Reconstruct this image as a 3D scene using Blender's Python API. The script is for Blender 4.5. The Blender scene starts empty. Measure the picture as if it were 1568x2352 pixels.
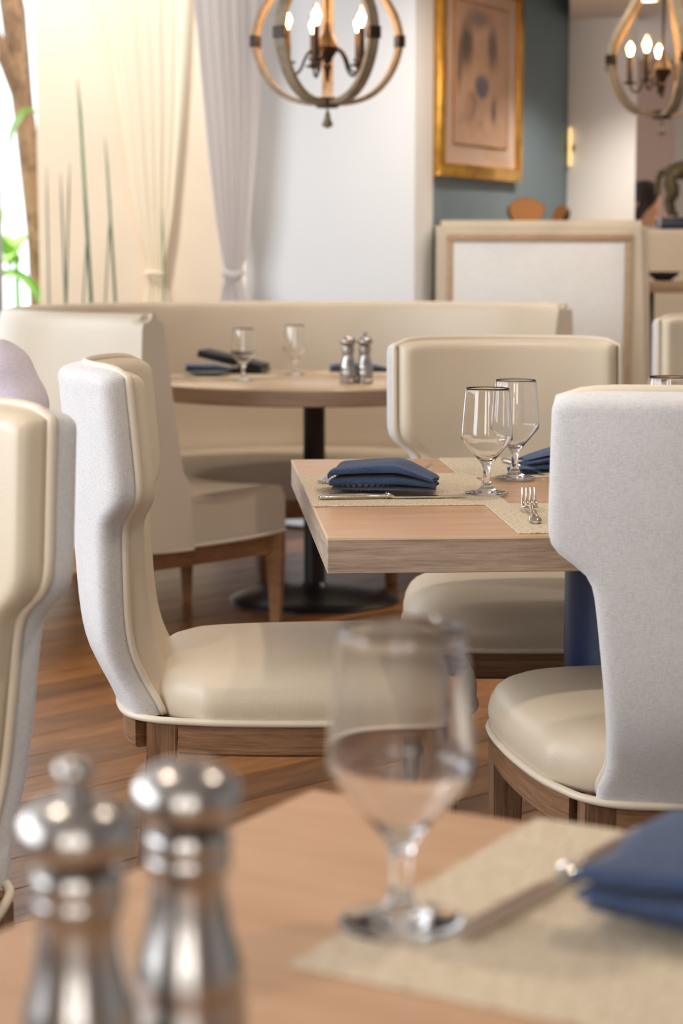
import bpy, bmesh, math, random
from mathutils import Vector, Matrix
random.seed(7)
R = math.radians
SC = bpy.context.scene
COL = SC.collection

# ------------------------------------------------------------------ camera
cam = bpy.data.cameras.new('camera'); camo = bpy.data.objects.new('camera', cam); COL.objects.link(camo)
camo.location = (0, 0, 1.12)
camo.rotation_euler = (math.pi/2 - math.atan(576/4500), 0, 0)
cam.sensor_fit = 'VERTICAL'; cam.sensor_height = 36.0
cam.lens = 36.0*4500/2352
cam.clip_start = 0.05; cam.clip_end = 200
cam.dof.use_dof = True; cam.dof.focus_distance = 2.85; cam.dof.aperture_fstop = 5.6
SC.camera = camo
# ------------------------------------------------------------------ world, lights, exposure
w = bpy.data.worlds.new('sky'); SC.world = w; w.use_nodes = True
bg = w.node_tree.nodes['Background']; bg.inputs[0].default_value = (0.86, 0.93, 1.0, 1); bg.inputs[1].default_value = 2.6
SC.view_settings.view_transform = 'Standard'; SC.view_settings.look = 'None'
SC.view_settings.gamma = 1.0; SC.view_settings.use_curve_mapping = False
SC.view_settings.exposure = 0.0
SC.cycles.use_denoising = True
SC.cycles.max_bounces = 12; SC.cycles.transmission_bounces = 12; SC.cycles.transparent_max_bounces = 16
SC.cycles.caustics_refractive = True; SC.cycles.caustics_reflective = True
SC.cycles.sample_clamp_indirect = 6.0; SC.cycles.blur_glossy = 0.5

def light(name, kind, loc, energy, color, rot=(0, 0, 0), size=None, sy=None, **kw):
    d = bpy.data.lights.new(name, kind); d.energy = energy; d.color = color
    if kind == 'AREA':
        d.shape = 'RECTANGLE'; d.size = size; d.size_y = sy
    elif size is not None and kind in ('POINT', 'SPOT'):
        d.shadow_soft_size = size
    for k, v in kw.items(): setattr(d, k, v)
    o = bpy.data.objects.new(name, d); COL.objects.link(o); o.location = loc; o.rotation_euler = rot
    return o
sun = light('sun', 'SUN', (0, -4, 9), 4.4, (1.0, 0.93, 0.84), rot=(R(24), 0, R(-20)), angle=R(1.5))
# daylight through the big side windows and the windows behind the camera
light('window_daylight_side', 'AREA', (-4.3, 2.9, 1.75), 290, (0.87, 0.93, 1.0), rot=(0, R(-90), 0), size=1.8, sy=7.2)
light('window_daylight_back', 'AREA', (-0.95, -2.9, 1.85), 34, (1.0, 0.97, 0.93), rot=(R(90), 0, 0), size=0.9, sy=1.7)
light('window_daylight_back', 'AREA', (0.75, -2.9, 1.85), 34, (1.0, 0.97, 0.93), rot=(R(90), 0, 0), size=0.9, sy=1.7)
# warm ceiling spots: one recessed lamp, the rest unseen fill added for brightness
for lx, ly, e in ((-0.9, 1.6, 11), (1.0, 1.8, 11), (0.5, 3.7, 12), (1.0, 5.6, 12), (0.2, 7.2, 12), (2.2, 7.2, 22), (2.6, 10.2, 60), (1.25, 8.6, 9), (0.95, 7.6, 9)):
    light('ceiling_downlight', 'SPOT', (lx, ly, 2.7 if ly < 8 else 2.15), e*4.3, (1.0, 0.87, 0.73), size=0.05, spot_size=R(125), spot_blend=0.8)

# ------------------------------------------------------------------ materials
def new_mat(name):
    m = bpy.data.materials.new(name); m.use_nodes = True
    nt = m.node_tree; b = nt.nodes['Principled BSDF']
    return m, nt, b
def N(nt, t, **kw):
    n = nt.nodes.new(t)
    for k, v in kw.items():
        if hasattr(n, k): setattr(n, k, v)
        else: n.inputs[k].default_value = v
    return n
def L(nt, a, b): nt.links.new(a, b)
def coords(nt, scale=(1, 1, 1), kind='Object', rot=(0, 0, 0)):
    tc = N(nt, 'ShaderNodeTexCoord'); mp = N(nt, 'ShaderNodeMapping')
    mp.inputs['Scale'].default_value = scale; mp.inputs['Rotation'].default_value = rot
    L(nt, tc.outputs[kind], mp.inputs['Vector']); return mp.outputs['Vector']
def ramp(nt, fac, stops):
    r = N(nt, 'ShaderNodeValToRGB'); e = r.color_ramp.elements
    while len(e) < len(stops): e.new(0.5)
    for i, (p, c) in enumerate(stops): e[i].position = p; e[i].color = (*c, 1)
    L(nt, fac, r.inputs[0]); return r.outputs[0]
def bump(nt, b, h, strength, dist=0.002):
    n = N(nt, 'ShaderNodeBump'); n.inputs['Strength'].default_value = strength; n.inputs['Distance'].default_value = dist
    L(nt, h, n.inputs['Height']); L(nt, n.outputs[0], b.inputs['Normal'])
def plain(name, c, rough=0.5, metal=0.0, noise=0.0, nscale=30, bmp=0.0, spec=0.5, **kw):
    m, nt, b = new_mat(name)
    b.inputs['Base Color'].default_value = (*c, 1); b.inputs['Roughness'].default_value = rough
    b.inputs['Metallic'].default_value = metal; b.inputs['Specular IOR Level'].default_value = spec
    v = coords(nt); n = N(nt, 'ShaderNodeTexNoise', Scale=nscale, Detail=4.0); L(nt, v, n.inputs['Vector'])
    if noise:
        L(nt, ramp(nt, n.outputs['Fac'], [(0.3, tuple(x*(1-noise) for x in c)), (0.7, tuple(min(1, x*(1+noise)) for x in c))]), b.inputs['Base Color'])
    if bmp: bump(nt, b, n.outputs['Fac'], bmp)
    for k, v2 in kw.items(): b.inputs[k].default_value = v2
    return m
def wood(name, dark, light_, scale=(2, 40, 40), rough=0.45, bmp=0.15, per_object=False, rot=(0, 0, 0), wear=None):
    m, nt, b = new_mat(name)
    v = coords(nt, scale, rot=rot)
    if per_object:
        oi = N(nt, 'ShaderNodeObjectInfo'); ad = N(nt, 'ShaderNodeVectorMath', operation='ADD')
        mu = N(nt, 'ShaderNodeMath', operation='MULTIPLY'); mu.inputs[1].default_value = 61.0
        L(nt, oi.outputs['Random'], mu.inputs[0]); L(nt, v, ad.inputs[0]); L(nt, mu.outputs[0], ad.inputs[1]); v = ad.outputs[0]
    n1 = N(nt, 'ShaderNodeTexNoise', Scale=1.0, Detail=6.0, Roughness=0.62, Distortion=0.6); L(nt, v, n1.inputs['Vector'])
    n2 = N(nt, 'ShaderNodeTexNoise', Scale=5.0, Detail=4.0, Roughness=0.7); L(nt, v, n2.inputs['Vector'])
    mx = N(nt, 'ShaderNodeMath', operation='MULTIPLY_ADD'); mx.inputs[1].default_value = 0.45
    L(nt, n2.outputs['Fac'], mx.inputs[0]); 
    sb = N(nt, 'ShaderNodeMath', operation='MULTIPLY'); sb.inputs[1].default_value = 0.55; L(nt, n1.outputs['Fac'], sb.inputs[0]); L(nt, sb.outputs[0], mx.inputs[2])
    c = ramp(nt, mx.outputs[0], [(0.36, dark), (0.62, light_)])
    if per_object:
        hs = N(nt, 'ShaderNodeHueSaturation'); mr = N(nt, 'ShaderNodeMapRange'); mr.inputs[3].default_value = 0.62; mr.inputs[4].default_value = 1.2
        L(nt, oi.outputs['Random'], mr.inputs[0]); L(nt, mr.outputs[0], hs.inputs['Value']); L(nt, c, hs.inputs['Color']); c = hs.outputs[0]
    if wear:
        v3 = coords(nt, (9, 9, 9)); n3 = N(nt, 'ShaderNodeTexNoise', Scale=1.0, Detail=5.0); L(nt, v3, n3.inputs['Vector'])
        mm = N(nt, 'ShaderNodeMix', data_type='RGBA'); f = ramp(nt, n3.outputs['Fac'], [(0.5, (0, 0, 0)), (0.75, (0.7, 0.7, 0.7))])
        L(nt, f, mm.inputs[0]); L(nt, c, mm.inputs[6]); mm.inputs[7].default_value = (*wear, 1); c = mm.outputs[2]
    L(nt, c, b.inputs['Base Color']); b.inputs['Roughness'].default_value = rough; b.inputs['Specular IOR Level'].default_value = 0.3 if per_object else 0.5
    bump(nt, b, mx.outputs[0], bmp, 0.001)
    return m
def leather(name, c, rough=0.38):
    m, nt, b = new_mat(name)
    v = coords(nt); vo = N(nt, 'ShaderNodeTexVoronoi', Scale=420.0); L(nt, v, vo.inputs['Vector'])
    n = N(nt, 'ShaderNodeTexNoise', Scale=5.0, Detail=3.0); L(nt, v, n.inputs['Vector'])
    L(nt, ramp(nt, n.outputs['Fac'], [(0.3, tuple(x*0.94 for x in c)), (0.7, c)]), b.inputs['Base Color'])
    b.inputs['Roughness'].default_value = rough; b.inputs['Specular IOR Level'].default_value = 0.45
    ad = N(nt, 'ShaderNodeMath', operation='MULTIPLY_ADD'); ad.inputs[1].default_value = 6.0
    L(nt, n.outputs['Fac'], ad.inputs[0]); L(nt, vo.outputs['Distance'], ad.inputs[2])
    bump(nt, b, ad.outputs[0], 0.12, 0.0016)
    return m
def weave(name, c, c2, scale=900.0, strength=0.35, rough=0.9, sheen=0.3, blotch=0.5, dist=0.0012):
    """plain-woven cloth: warp and weft as two crossed, stretched noises plus soft slubs"""
    m, nt, b = new_mat(name); f = scale*0.75
    outs = []
    for sc in ((f, f, f*.16), (f*.16, f*.16, f)):
        v = coords(nt, sc); n = N(nt, 'ShaderNodeTexNoise', Scale=1.0, Detail=2.0, Roughness=0.6); L(nt, v, n.inputs['Vector']); outs.append(n.outputs['Fac'])
    v = coords(nt); n2 = N(nt, 'ShaderNodeTexNoise', Scale=14.0, Detail=4.0); L(nt, v, n2.inputs['Vector'])
    a = N(nt, 'ShaderNodeMath', operation='ADD'); L(nt, outs[0], a.inputs[0]); L(nt, outs[1], a.inputs[1])
    mr = N(nt, 'ShaderNodeMapRange'); mr.inputs[1].default_value = 0.7; mr.inputs[2].default_value = 1.3; L(nt, a.outputs[0], mr.inputs[0])
    ad = N(nt, 'ShaderNodeMath', operation='MULTIPLY_ADD'); ad.inputs[1].default_value = blotch; L(nt, n2.outputs['Fac'], ad.inputs[0]); L(nt, mr.outputs[0], ad.inputs[2])
    L(nt, ramp(nt, ad.outputs[0], [(0.3, c2), (1.0, c)]), b.inputs['Base Color'])
    b.inputs['Roughness'].default_value = rough; b.inputs['Sheen Weight'].default_value = sheen; b.inputs['Specular IOR Level'].default_value = 0.2
    bump(nt, b, a.outputs[0], strength, dist)
    return m
def emit(name, c, s):
    m, nt, b = new_mat(name); b.inputs['Base Color'].default_value = (*c, 1)
    b.inputs['Emission Color'].default_value = (*c, 1); b.inputs['Emission Strength'].default_value = s; return m
def glass(name, rough=0.0, ior=1.5, tint=(1, 1, 1)):
    m, nt, b = new_mat(name); b.inputs['Transmission Weight'].default_value = 1.0; b.inputs['Roughness'].default_value = rough
    b.inputs['IOR'].default_value = ior; b.inputs['Base Color'].default_value = (*tint, 1)
    return m
def pane_mat(name, refl=0.5):
    m, nt, b = new_mat(name); nt.nodes.remove(b); out = nt.nodes['Material Output']
    t = N(nt, 'ShaderNodeBsdfTransparent'); g = N(nt, 'ShaderNodeBsdfGlossy'); g.inputs['Roughness'].default_value = 0.02
    lw = N(nt, 'ShaderNodeLayerWeight'); pw = N(nt, 'ShaderNodeMath', operation='POWER'); pw.inputs[1].default_value = 4.0; L(nt, lw.outputs['Facing'], pw.inputs[0])
    fr = N(nt, 'ShaderNodeMath', operation='MULTIPLY_ADD'); fr.inputs[1].default_value = 0.9; fr.inputs[2].default_value = 0.035; L(nt, pw.outputs[0], fr.inputs[0])
    mx = N(nt, 'ShaderNodeMixShader'); L(nt, fr.outputs[0], mx.inputs[0]); L(nt, t.outputs[0], mx.inputs[1]); L(nt, g.outputs[0], mx.inputs[2])
    L(nt, mx.outputs[0], out.inputs['Surface']); return m
def sheer(name, c, trans=0.5):
    m, nt, b = new_mat(name); nt.nodes.remove(b); out = nt.nodes['Material Output']
    d = N(nt, 'ShaderNodeBsdfDiffuse'); d.inputs[0].default_value = (*c, 1); t = N(nt, 'ShaderNodeBsdfTranslucent'); t.inputs[0].default_value = (*c, 1)
    v = coords(nt, (1, 1, 0.02)); n = N(nt, 'ShaderNodeTexNoise', Scale=260.0); L(nt, v, n.inputs['Vector'])
    bm = N(nt, 'ShaderNodeBump'); bm.inputs['Strength'].default_value = 0.1; L(nt, n.outputs['Fac'], bm.inputs['Height']); L(nt, bm.outputs[0], d.inputs['Normal'])
    mx = N(nt, 'ShaderNodeMixShader'); mx.inputs[0].default_value = trans; L(nt, d.outputs[0], mx.inputs[1]); L(nt, t.outputs[0], mx.inputs[2])
    L(nt, mx.outputs[0], out.inputs['Surface']); return m

M = {}
M['leather'] = leather('cream_leather', (0.68, 0.58, 0.44))
M['leather_booth'] = leather('booth_leather', (0.62, 0.54, 0.42), 0.36)
M['leather_dark'] = plain('black_leather', (0.012, 0.012, 0.014), 0.35, bmp=0.1, nscale=200)
M['piping'] = plain('piping_leather', (0.72, 0.63, 0.50), 0.42, bmp=0.06, nscale=120)
M['fabric'] = weave('oatmeal_fabric', (0.71, 0.70, 0.70), (0.585, 0.57, 0.565), scale=1100, strength=0.4)
M['panel_fabric'] = weave('pale_panel_fabric', (0.72, 0.73, 0.72), (0.63, 0.63, 0.62), scale=500, strength=0.15)
M['chair_wood'] = wood('chair_oak', (0.13, 0.058, 0.022), (0.33, 0.175, 0.085), (5, 5, 110), 0.4, 0.12)
M['leg_wood'] = wood('chair_leg_oak', (0.13, 0.062, 0.027), (0.34, 0.19, 0.10), (80, 80, 4), 0.42, 0.2)
M['booth_wood'] = wood('booth_wood', (0.20, 0.09, 0.028), (0.40, 0.20, 0.075), (8, 8, 40), 0.4, 0.08)
M['inset_wood'] = wood('pale_inset_wood', (0.36, 0.24, 0.15), (0.46, 0.32, 0.21), (6, 6, 30), 0.5, 0.05)
M['table_wood'] = wood('table_oak_top', (0.46, 0.262, 0.145), (0.59, 0.37, 0.225), (2.2, 28, 28), 0.32, 0.05)
M['table_edge'] = wood('table_oak_edge', (0.24, 0.165, 0.115), (0.52, 0.40, 0.31), (4, 4, 95), 0.5, 0.3)
M['round_wood'] = wood('round_table_wood', (0.50, 0.34, 0.20), (0.62, 0.46, 0.29), (3, 30, 30), 0.22, 0.03)
M['round_edge'] = wood('round_table_edge', (0.24, 0.15, 0.09), (0.36, 0.245, 0.155), (4, 4, 60), 0.4, 0.1)
M['edge_line'] = plain('pale_edge_line', (0.72, 0.55, 0.36), 0.5)
M['floor_wood'] = wood('floor_plank_wood', (0.10, 0.030, 0.006), (0.36, 0.145, 0.032), (1.6, 14, 14), 0.32, 0.12, per_object=True)
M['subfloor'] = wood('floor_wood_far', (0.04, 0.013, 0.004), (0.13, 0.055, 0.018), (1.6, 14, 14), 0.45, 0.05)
M['black_metal'] = plain('black_metal', (0.008, 0.009, 0.011), 0.32, 0.0, bmp=0.05, nscale=300)
M['navy_metal'] = plain('navy_painted_metal', (0.008, 0.022, 0.085), 0.38, 0.0, bmp=0.06, nscale=220)
M['bronze'] = plain('bronze_dark', (0.035, 0.022, 0.016), 0.45, 0.6, noise=0.3, nscale=40)
M['statue'] = plain('statue_bronze', (0.13, 0.10, 0.05), 0.5, 0.3, noise=0.6, nscale=22, bmp=0.3)
M['steel'] = plain('brushed_steel', (0.43, 0.41, 0.39), 0.24, 1.0, noise=0.03, nscale=60)
M['cutlery'] = plain('polished_cutlery', (0.70, 0.66, 0.60), 0.14, 1.0)
M['glass'] = glass('clear_glass')
M['water'] = glass('water', ior=1.33)
M['navy'] = weave('navy_linen', (0.048, 0.080, 0.165), (0.022, 0.040, 0.092), scale=1300, strength=0.3, sheen=0.15)
M['navy_light'] = weave('navy_linen_far', (0.06, 0.10, 0.19), (0.035, 0.06, 0.13), scale=700, strength=0.2)
M['ceramic'] = plain('white_ceramic', (0.72, 0.73, 0.75), 0.22)
M['white_wall'] = plain('white_plaster', (0.82, 0.845, 0.86), 0.85, bmp=0.03, nscale=90)
M['ceiling'] = plain('ceiling_paint', (0.74, 0.71, 0.68), 0.9, bmp=0.02, nscale=80)
M['blue_wall'] = plain('slate_blue_paint', (0.17, 0.24, 0.29), 0.75, noise=0.04, nscale=3, bmp=0.03)
M['tan_wall'] = plain('rose_beige_paint', (0.48, 0.36, 0.31), 0.85, bmp=0.03)  # rosy beige with the wall's shade put into the colour
M['brown_wall'] = plain('warm_taupe_paint', (0.40, 0.29, 0.20), 0.85, bmp=0.03)
M['gold'] = plain('gilded_frame', (0.83, 0.44, 0.085), 0.26, 1.0, noise=0.25, nscale=16)
M['mat_board'] = plain('mat_board', (0.70, 0.52, 0.40), 0.8)
M['pane'] = pane_mat('window_pane')
M['stucco'] = plain('warm_stucco', (0.84, 0.68, 0.52), 0.9, noise=0.05, nscale=1.6, bmp=0.1)
M['curtain'] = sheer('white_curtain', (0.90, 0.87, 0.86), 0.45)
M['curtain_cream'] = sheer('cream_sheer_curtain', (0.97, 0.88, 0.72), 0.3)
M['bark'] = wood('tree_bark', (0.09, 0.045, 0.022), (0.38, 0.22, 0.12), (11, 11, 5), 0.9, 1.0)
M['leaf'] = plain('banana_leaf_green', (0.30, 0.56, 0.08), 0.35, noise=0.3, nscale=6)
M['leaf_dark'] = plain('reed_green', (0.16, 0.27, 0.15), 0.5, noise=0.2, nscale=9)
M['garden'] = plain('garden_gravel', (0.55, 0.53, 0.48), 0.95, noise=0.3, nscale=8)
M['grass'] = plain('lawn_green', (0.12, 0.34, 0.06), 0.9, noise=0.4, nscale=9)
M['rib_out'] = wood('weathered_grey_wood', (0.17, 0.13, 0.085), (0.34, 0.28, 0.19), (14, 14, 14), 0.6, 0.1)
M['bulb'] = emit('lamp_filament', (1.0, 0.55, 0.2), 70.0)
M['bulb_glass'] = glass('bulb_glass', ior=1.2)
M['downlight'] = emit('downlight_glow', (1.0, 0.80, 0.52), 7.0)
M['sconce_glow'] = emit('sconce_glow', (1.0, 0.66, 0.28), 1.1)  # glow that stands in for warm light pooled on the pillar
M['log_bark'] = plain('log_bark', (0.10, 0.05, 0.025), 0.9, noise=0.4, nscale=30, bmp=0.6)
M['skin'] = plain('skin', (0.62, 0.33, 0.23), 0.55, noise=0.04, nscale=20, **{'Subsurface Weight': 0.1, 'Subsurface Radius': (0.02, 0.008, 0.004)})
M['hair'] = plain('dark_brown_hair', (0.018, 0.010, 0.008), 0.4, noise=0.3, nscale=60, bmp=0.3)
M['hair_auburn'] = plain('auburn_hair', (0.16, 0.06, 0.03), 0.45, noise=0.3, nscale=60, bmp=0.3)
M['lilac'] = weave('lilac_shirt', (0.74, 0.67, 0.73), (0.63, 0.55, 0.62), scale=800, strength=0.15)
M['denim'] = weave('denim', (0.06, 0.08, 0.14), (0.03, 0.045, 0.09), scale=800, strength=0.2)
M['navy_shirt'] = weave('navy_shirt', (0.03, 0.03, 0.09), (0.012, 0.013, 0.05), scale=600, strength=0.15)
M['teal_black'] = plain('dark_glazed', (0.008, 0.014, 0.035), 0.25)
M['screen'] = plain('glossy_black_cover', (0.008, 0.008, 0.009), 0.45, spec=0.25)
M['white_shade'] = plain('white_enamel', (0.8, 0.78, 0.74), 0.4)

def log_face():
    m, nt, b = new_mat('log_end_grain')
    v = coords(nt); wv = N(nt, 'ShaderNodeTexWave', wave_type='RINGS', rings_direction='Y', Scale=26.0, Distortion=3.0); L(nt, v, wv.inputs['Vector'])
    L(nt, ramp(nt, wv.outputs['Fac'], [(0.1, (0.25, 0.10, 0.025)), (0.8, (0.44, 0.20, 0.06))]), b.inputs['Base Color']); b.inputs['Roughness'].default_value = 0.55
    return m
M['log_face'] = log_face()
def mat_weave(name, c, c2, along):
    # woven vinyl placemat: threads as a stretched noise, real relief by bump
    m, nt, b = new_mat(name)
    v = coords(nt, (420, 60, 1) if along == 'x' else (150, 380, 1)); n = N(nt, 'ShaderNodeTexNoise', Scale=1.0, Detail=3.0, Roughness=0.7); L(nt, v, n.inputs['Vector'])
    v2 = coords(nt, (600, 600, 1)); n2 = N(nt, 'ShaderNodeTexNoise', Scale=1.0, Detail=1.0); L(nt, v2, n2.inputs['Vector'])
    a = N(nt, 'ShaderNodeMath', operation='MULTIPLY_ADD'); a.inputs[1].default_value = 0.5; L(nt, n2.outputs['Fac'], a.inputs[0]); L(nt, n.outputs['Fac'], a.inputs[2])
    L(nt, ramp(nt, a.outputs[0], [(0.55, c2), (0.85, c)]), b.inputs['Base Color']); b.inputs['Roughness'].default_value = 0.6
    bump(nt, b, a.outputs[0], 0.5, 0.001); return m
M['placemat_a'] = mat_weave('straw_woven_mat', (0.70, 0.60, 0.45), (0.42, 0.31, 0.18), 'x')
M['placemat_b'] = mat_weave('flecked_woven_mat', (0.74, 0.66, 0.52), (0.34, 0.22, 0.09), 'b')
def plate_mat():
    m, nt, b = new_mat('lined_ceramic')
    tc = N(nt, 'ShaderNodeTexCoord'); sx = N(nt, 'ShaderNodeSeparateXYZ'); L(nt, tc.outputs['Object'], sx.inputs[0])
    at = N(nt, 'ShaderNodeMath', operation='ARCTAN2'); L(nt, sx.outputs[0], at.inputs[0]); L(nt, sx.outputs[1], at.inputs[1])
    mu = N(nt, 'ShaderNodeMath', operation='MULTIPLY'); mu.inputs[1].default_value = 44.0; L(nt, at.outputs[0], mu.inputs[0])
    si = N(nt, 'ShaderNodeMath', operation='SINE'); L(nt, mu.outputs[0], si.inputs[0])
    L(nt, ramp(nt, si.outputs[0], [(0.0, (0.66, 0.69, 0.72)), (0.8, (0.12, 0.14, 0.19))]), b.inputs['Base Color']); b.inputs['Roughness'].default_value = 0.22
    return m
M['plate'] = plate_mat()
def art_mat():
    # loose sepia washes and one slate-blue patch on peach paper (an abstract stand-in)
    m, nt, b = new_mat('sepia_wash_drawing')
    tc = N(nt, 'ShaderNodeTexCoord'); g = tc.outputs['Generated']
    n = N(nt, 'ShaderNodeTexNoise', Scale=7.0, Detail=6.0, Distortion=1.2); L(nt, g, n.inputs['Vector'])
    col = ramp(nt, n.outputs['Fac'], [(0.3, (0.60, 0.38, 0.23)), (0.7, (0.72, 0.49, 0.33))])
    def blob(c, cx, cz, rx, rz, edge, amt, dist):
        nonlocal col
        mp = N(nt, 'ShaderNodeMapping'); mp.inputs['Location'].default_value = (-cx/rx, 0, -cz/rz); mp.inputs['Scale'].default_value = (1/rx, 0, 1/rz)
        nz = N(nt, 'ShaderNodeTexNoise', Scale=5.0, Detail=5.0); L(nt, g, nz.inputs['Vector'])
        mixv = N(nt, 'ShaderNodeVectorMath', operation='MULTIPLY_ADD'); mixv.inputs[1].default_value = (dist, dist, dist)
        sub = N(nt, 'ShaderNodeVectorMath', operation='SUBTRACT'); sub.inputs[1].default_value = (0.5, 0.5, 0.5)
        L(nt, nz.outputs['Color'], sub.inputs[0]); L(nt, sub.outputs[0], mixv.inputs[0]); L(nt, g, mp.inputs['Vector']); L(nt, mp.outputs[0], mixv.inputs[2])
        sp = N(nt, 'ShaderNodeSeparateXYZ'); L(nt, mixv.outputs[0], sp.inputs[0])
        cb = N(nt, 'ShaderNodeCombineXYZ'); L(nt, sp.outputs[0], cb.inputs[0]); L(nt, sp.outputs[2], cb.inputs[2])
        ln = N(nt, 'ShaderNodeVectorMath', operation='LENGTH'); L(nt, cb.outputs[0], ln.inputs[0])
        mr = N(nt, 'ShaderNodeMapRange'); mr.inputs[1].default_value = 1.12; mr.inputs[2].default_value = 1.0-edge*.75; mr.inputs[3].default_value = 0; mr.inputs[4].default_value = amt
        L(nt, ln.outputs['Value'], mr.inputs[0])
        mx = N(nt, 'ShaderNodeMix', data_type='RGBA'); L(nt, mr.outputs[0], mx.inputs[0]); L(nt, col, mx.inputs[6]); mx.inputs[7].default_value = (*c, 1); col = mx.outputs[2]
    blob((0.10, 0.05, 0.025), .22, .70, .16, .20, .7, 1.0, .9)
    blob((0.12, 0.06, 0.03), .72, .70, .13, .17, .8, .95, .9)
    blob((0.22, 0.19, 0.20), .42, .90, .30, .09, .9, .85, .8)
    blob((0.16, 0.09, 0.05), .10, .55, .06, .20, .7, .9, .9)
    blob((0.58, 0.38, 0.23), .48, .66, .16, .14, .6, .8, .6)
    blob((0.11, 0.12, 0.22), .52, .42, .14, .10, .45, .9, .5)
    blob((0.26, 0.15, 0.09), .30, .27, .10, .12, .5, .9, 1.6)
    blob((0.60, 0.40, 0.25), .27, .27, .08, .10, .5, .9, 1.2)
    blob((0.22, 0.12, 0.07), .75, .27, .06, .10, .7, .9, 1.4)
    blob((0.3, 0.17, 0.1), .50, .15, .05, .05, .8, .5, 1.0)
    L(nt, col, b.inputs['Base Color']); b.inputs['Roughness'].default_value = 0.9
    return m
M['art'] = art_mat()

# ------------------------------------------------------------------ helpers
def mesh_obj(name, bm, mat, parent=None, smooth=True, loc=None, rot=None, angle=40, recalc=True):
    if recalc: bmesh.ops.recalc_face_normals(bm, faces=bm.faces)
    me = bpy.data.meshes.new(name); bm.to_mesh(me); bm.free()
    if smooth:
        for p in me.polygons: p.use_smooth = True
        if angle < 180: me.set_sharp_from_angle(angle=R(angle))
    mats = mat if isinstance(mat, (list, tuple)) else [mat]
    for mm in mats: me.materials.append(M[mm] if isinstance(mm, str) else mm)
    o = bpy.data.objects.new(name, me); COL.objects.link(o)
    if parent is not None: o.parent = parent
    if loc is not None: o.location = loc
    if rot is not None: o.rotation_euler = rot
    return o
def empty(name, loc=(0, 0, 0), rz=0.0):
    o = bpy.data.objects.new(name, None); COL.objects.link(o); o.location = loc; o.rotation_euler = (0, 0, rz); o.empty_display_size = 0.05
    return o
def tag(o, label, cat, group=None):
    o['label'] = label; o['category'] = cat
    if group: o['group'] = group
    return o
def struct(o, label=None):
    o['kind'] = 'structure'
    if label: o['label'] = label
    return o
def copy_tree(o, parent=None):
    c = o.copy(); COL.objects.link(c); c.parent = parent
    for ch in o.children: copy_tree(ch, c)
    return c
def bm_box(x0, x1, y0, y1, z0, z1, bevel=0.0, seg=2, bm=None):
    b = bmesh.new()
    bmesh.ops.create_cube(b, size=1.0)
    for v in b.verts:
        v.co = Vector((x0+(v.co.x+.5)*(x1-x0), y0+(v.co.y+.5)*(y1-y0), z0+(v.co.z+.5)*(z1-z0)))
    if bevel: bmesh.ops.bevel(b, geom=list(b.edges), offset=bevel, segments=seg, profile=0.5, affect='EDGES')
    if bm is None: return b
    me = bpy.data.meshes.new('t'); b.to_mesh(me); b.free(); bm.from_mesh(me); bpy.data.meshes.remove(me); return bm
def bm_lathe(prof, n=32, cap=True, bm=None):
    bm = bm or bmesh.new(); rings = []
    for r, z in prof:
        if r < 1e-6: rings.append([bm.verts.new((0, 0, z))])
        else: rings.append([bm.verts.new((r*math.cos(2*math.pi*i/n), r*math.sin(2*math.pi*i/n), z)) for i in range(n)])
    for a, b in zip(rings, rings[1:]):
        for i in range(n):
            j = (i+1) % n
            if len(a) == 1 and len(b) == 1: continue
            if len(a) == 1: bm.faces.new((a[0], b[i], b[j]))
            elif len(b) == 1: bm.faces.new((a[i], a[j], b[0]))
            else: bm.faces.new((a[i], a[j], b[j], b[i]))
    if cap:
        for rg in (rings[0], rings[-1]):
            if len(rg) > 2: bm.faces.new(rg)
    return bm
def bm_tube(pts, rad, n=8, closed=False, bm=None, caps=True, flat=None):
    """tube along points; rad a number or list; flat=(a,b) gives an elliptical section (a sideways, b up)"""
    bm = bm or bmesh.new(); pts = [Vector(p) for p in pts]; m = len(pts); rings = []
    up0 = Vector((0, 0, 1)); prev = None
    for i, p in enumerate(pts):
        if closed: t = pts[(i+1) % m]-pts[i-1]
        else: t = pts[min(i+1, m-1)]-pts[max(i-1, 0)]
        t.normalize()
        if prev is None:
            a = t.cross(up0)
            if a.length < 0.1: a = t.cross(Vector((0, 1, 0)))
        else: a = prev - t*prev.dot(t)
        a.normalize(); prev = a.copy(); b = t.cross(a)
        r = rad[i] if isinstance(rad, (list, tuple)) else rad
        fa, fb = flat[i] if isinstance(flat, list) else (flat or (1, 1))
        rings.append([bm.verts.new(p + a*math.cos(2*math.pi*k/n)*r*fa + b*math.sin(2*math.pi*k/n)*r*fb) for k in range(n)])
    rng = range(m) if closed else range(m-1)
    for i in rng:
        A, B = rings[i], rings[(i+1) % m]
        for k in range(n): bm.faces.new((A[k], A[(k+1) % n], B[(k+1) % n], B[k]))
    if not closed and caps: bm.faces.new(rings[0]); bm.faces.new(rings[-1])
    return bm
def bm_grid(P, bm=None, wrap_u=False, wrap_v=False):
    bm = bm or bmesh.new(); V = [[bm.verts.new(p) for p in row] for row in P]
    nr, nc = len(V), len(V[0])
    for i in range(nr if wrap_v else nr-1):
        for j in range(nc if wrap_u else nc-1):
            q = (V[i][j], V[i][(j+1) % nc], V[(i+1) % nr][(j+1) % nc], V[(i+1) % nr][j])
            try: bm.faces.new(q)
            except ValueError: pass
    return bm
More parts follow.
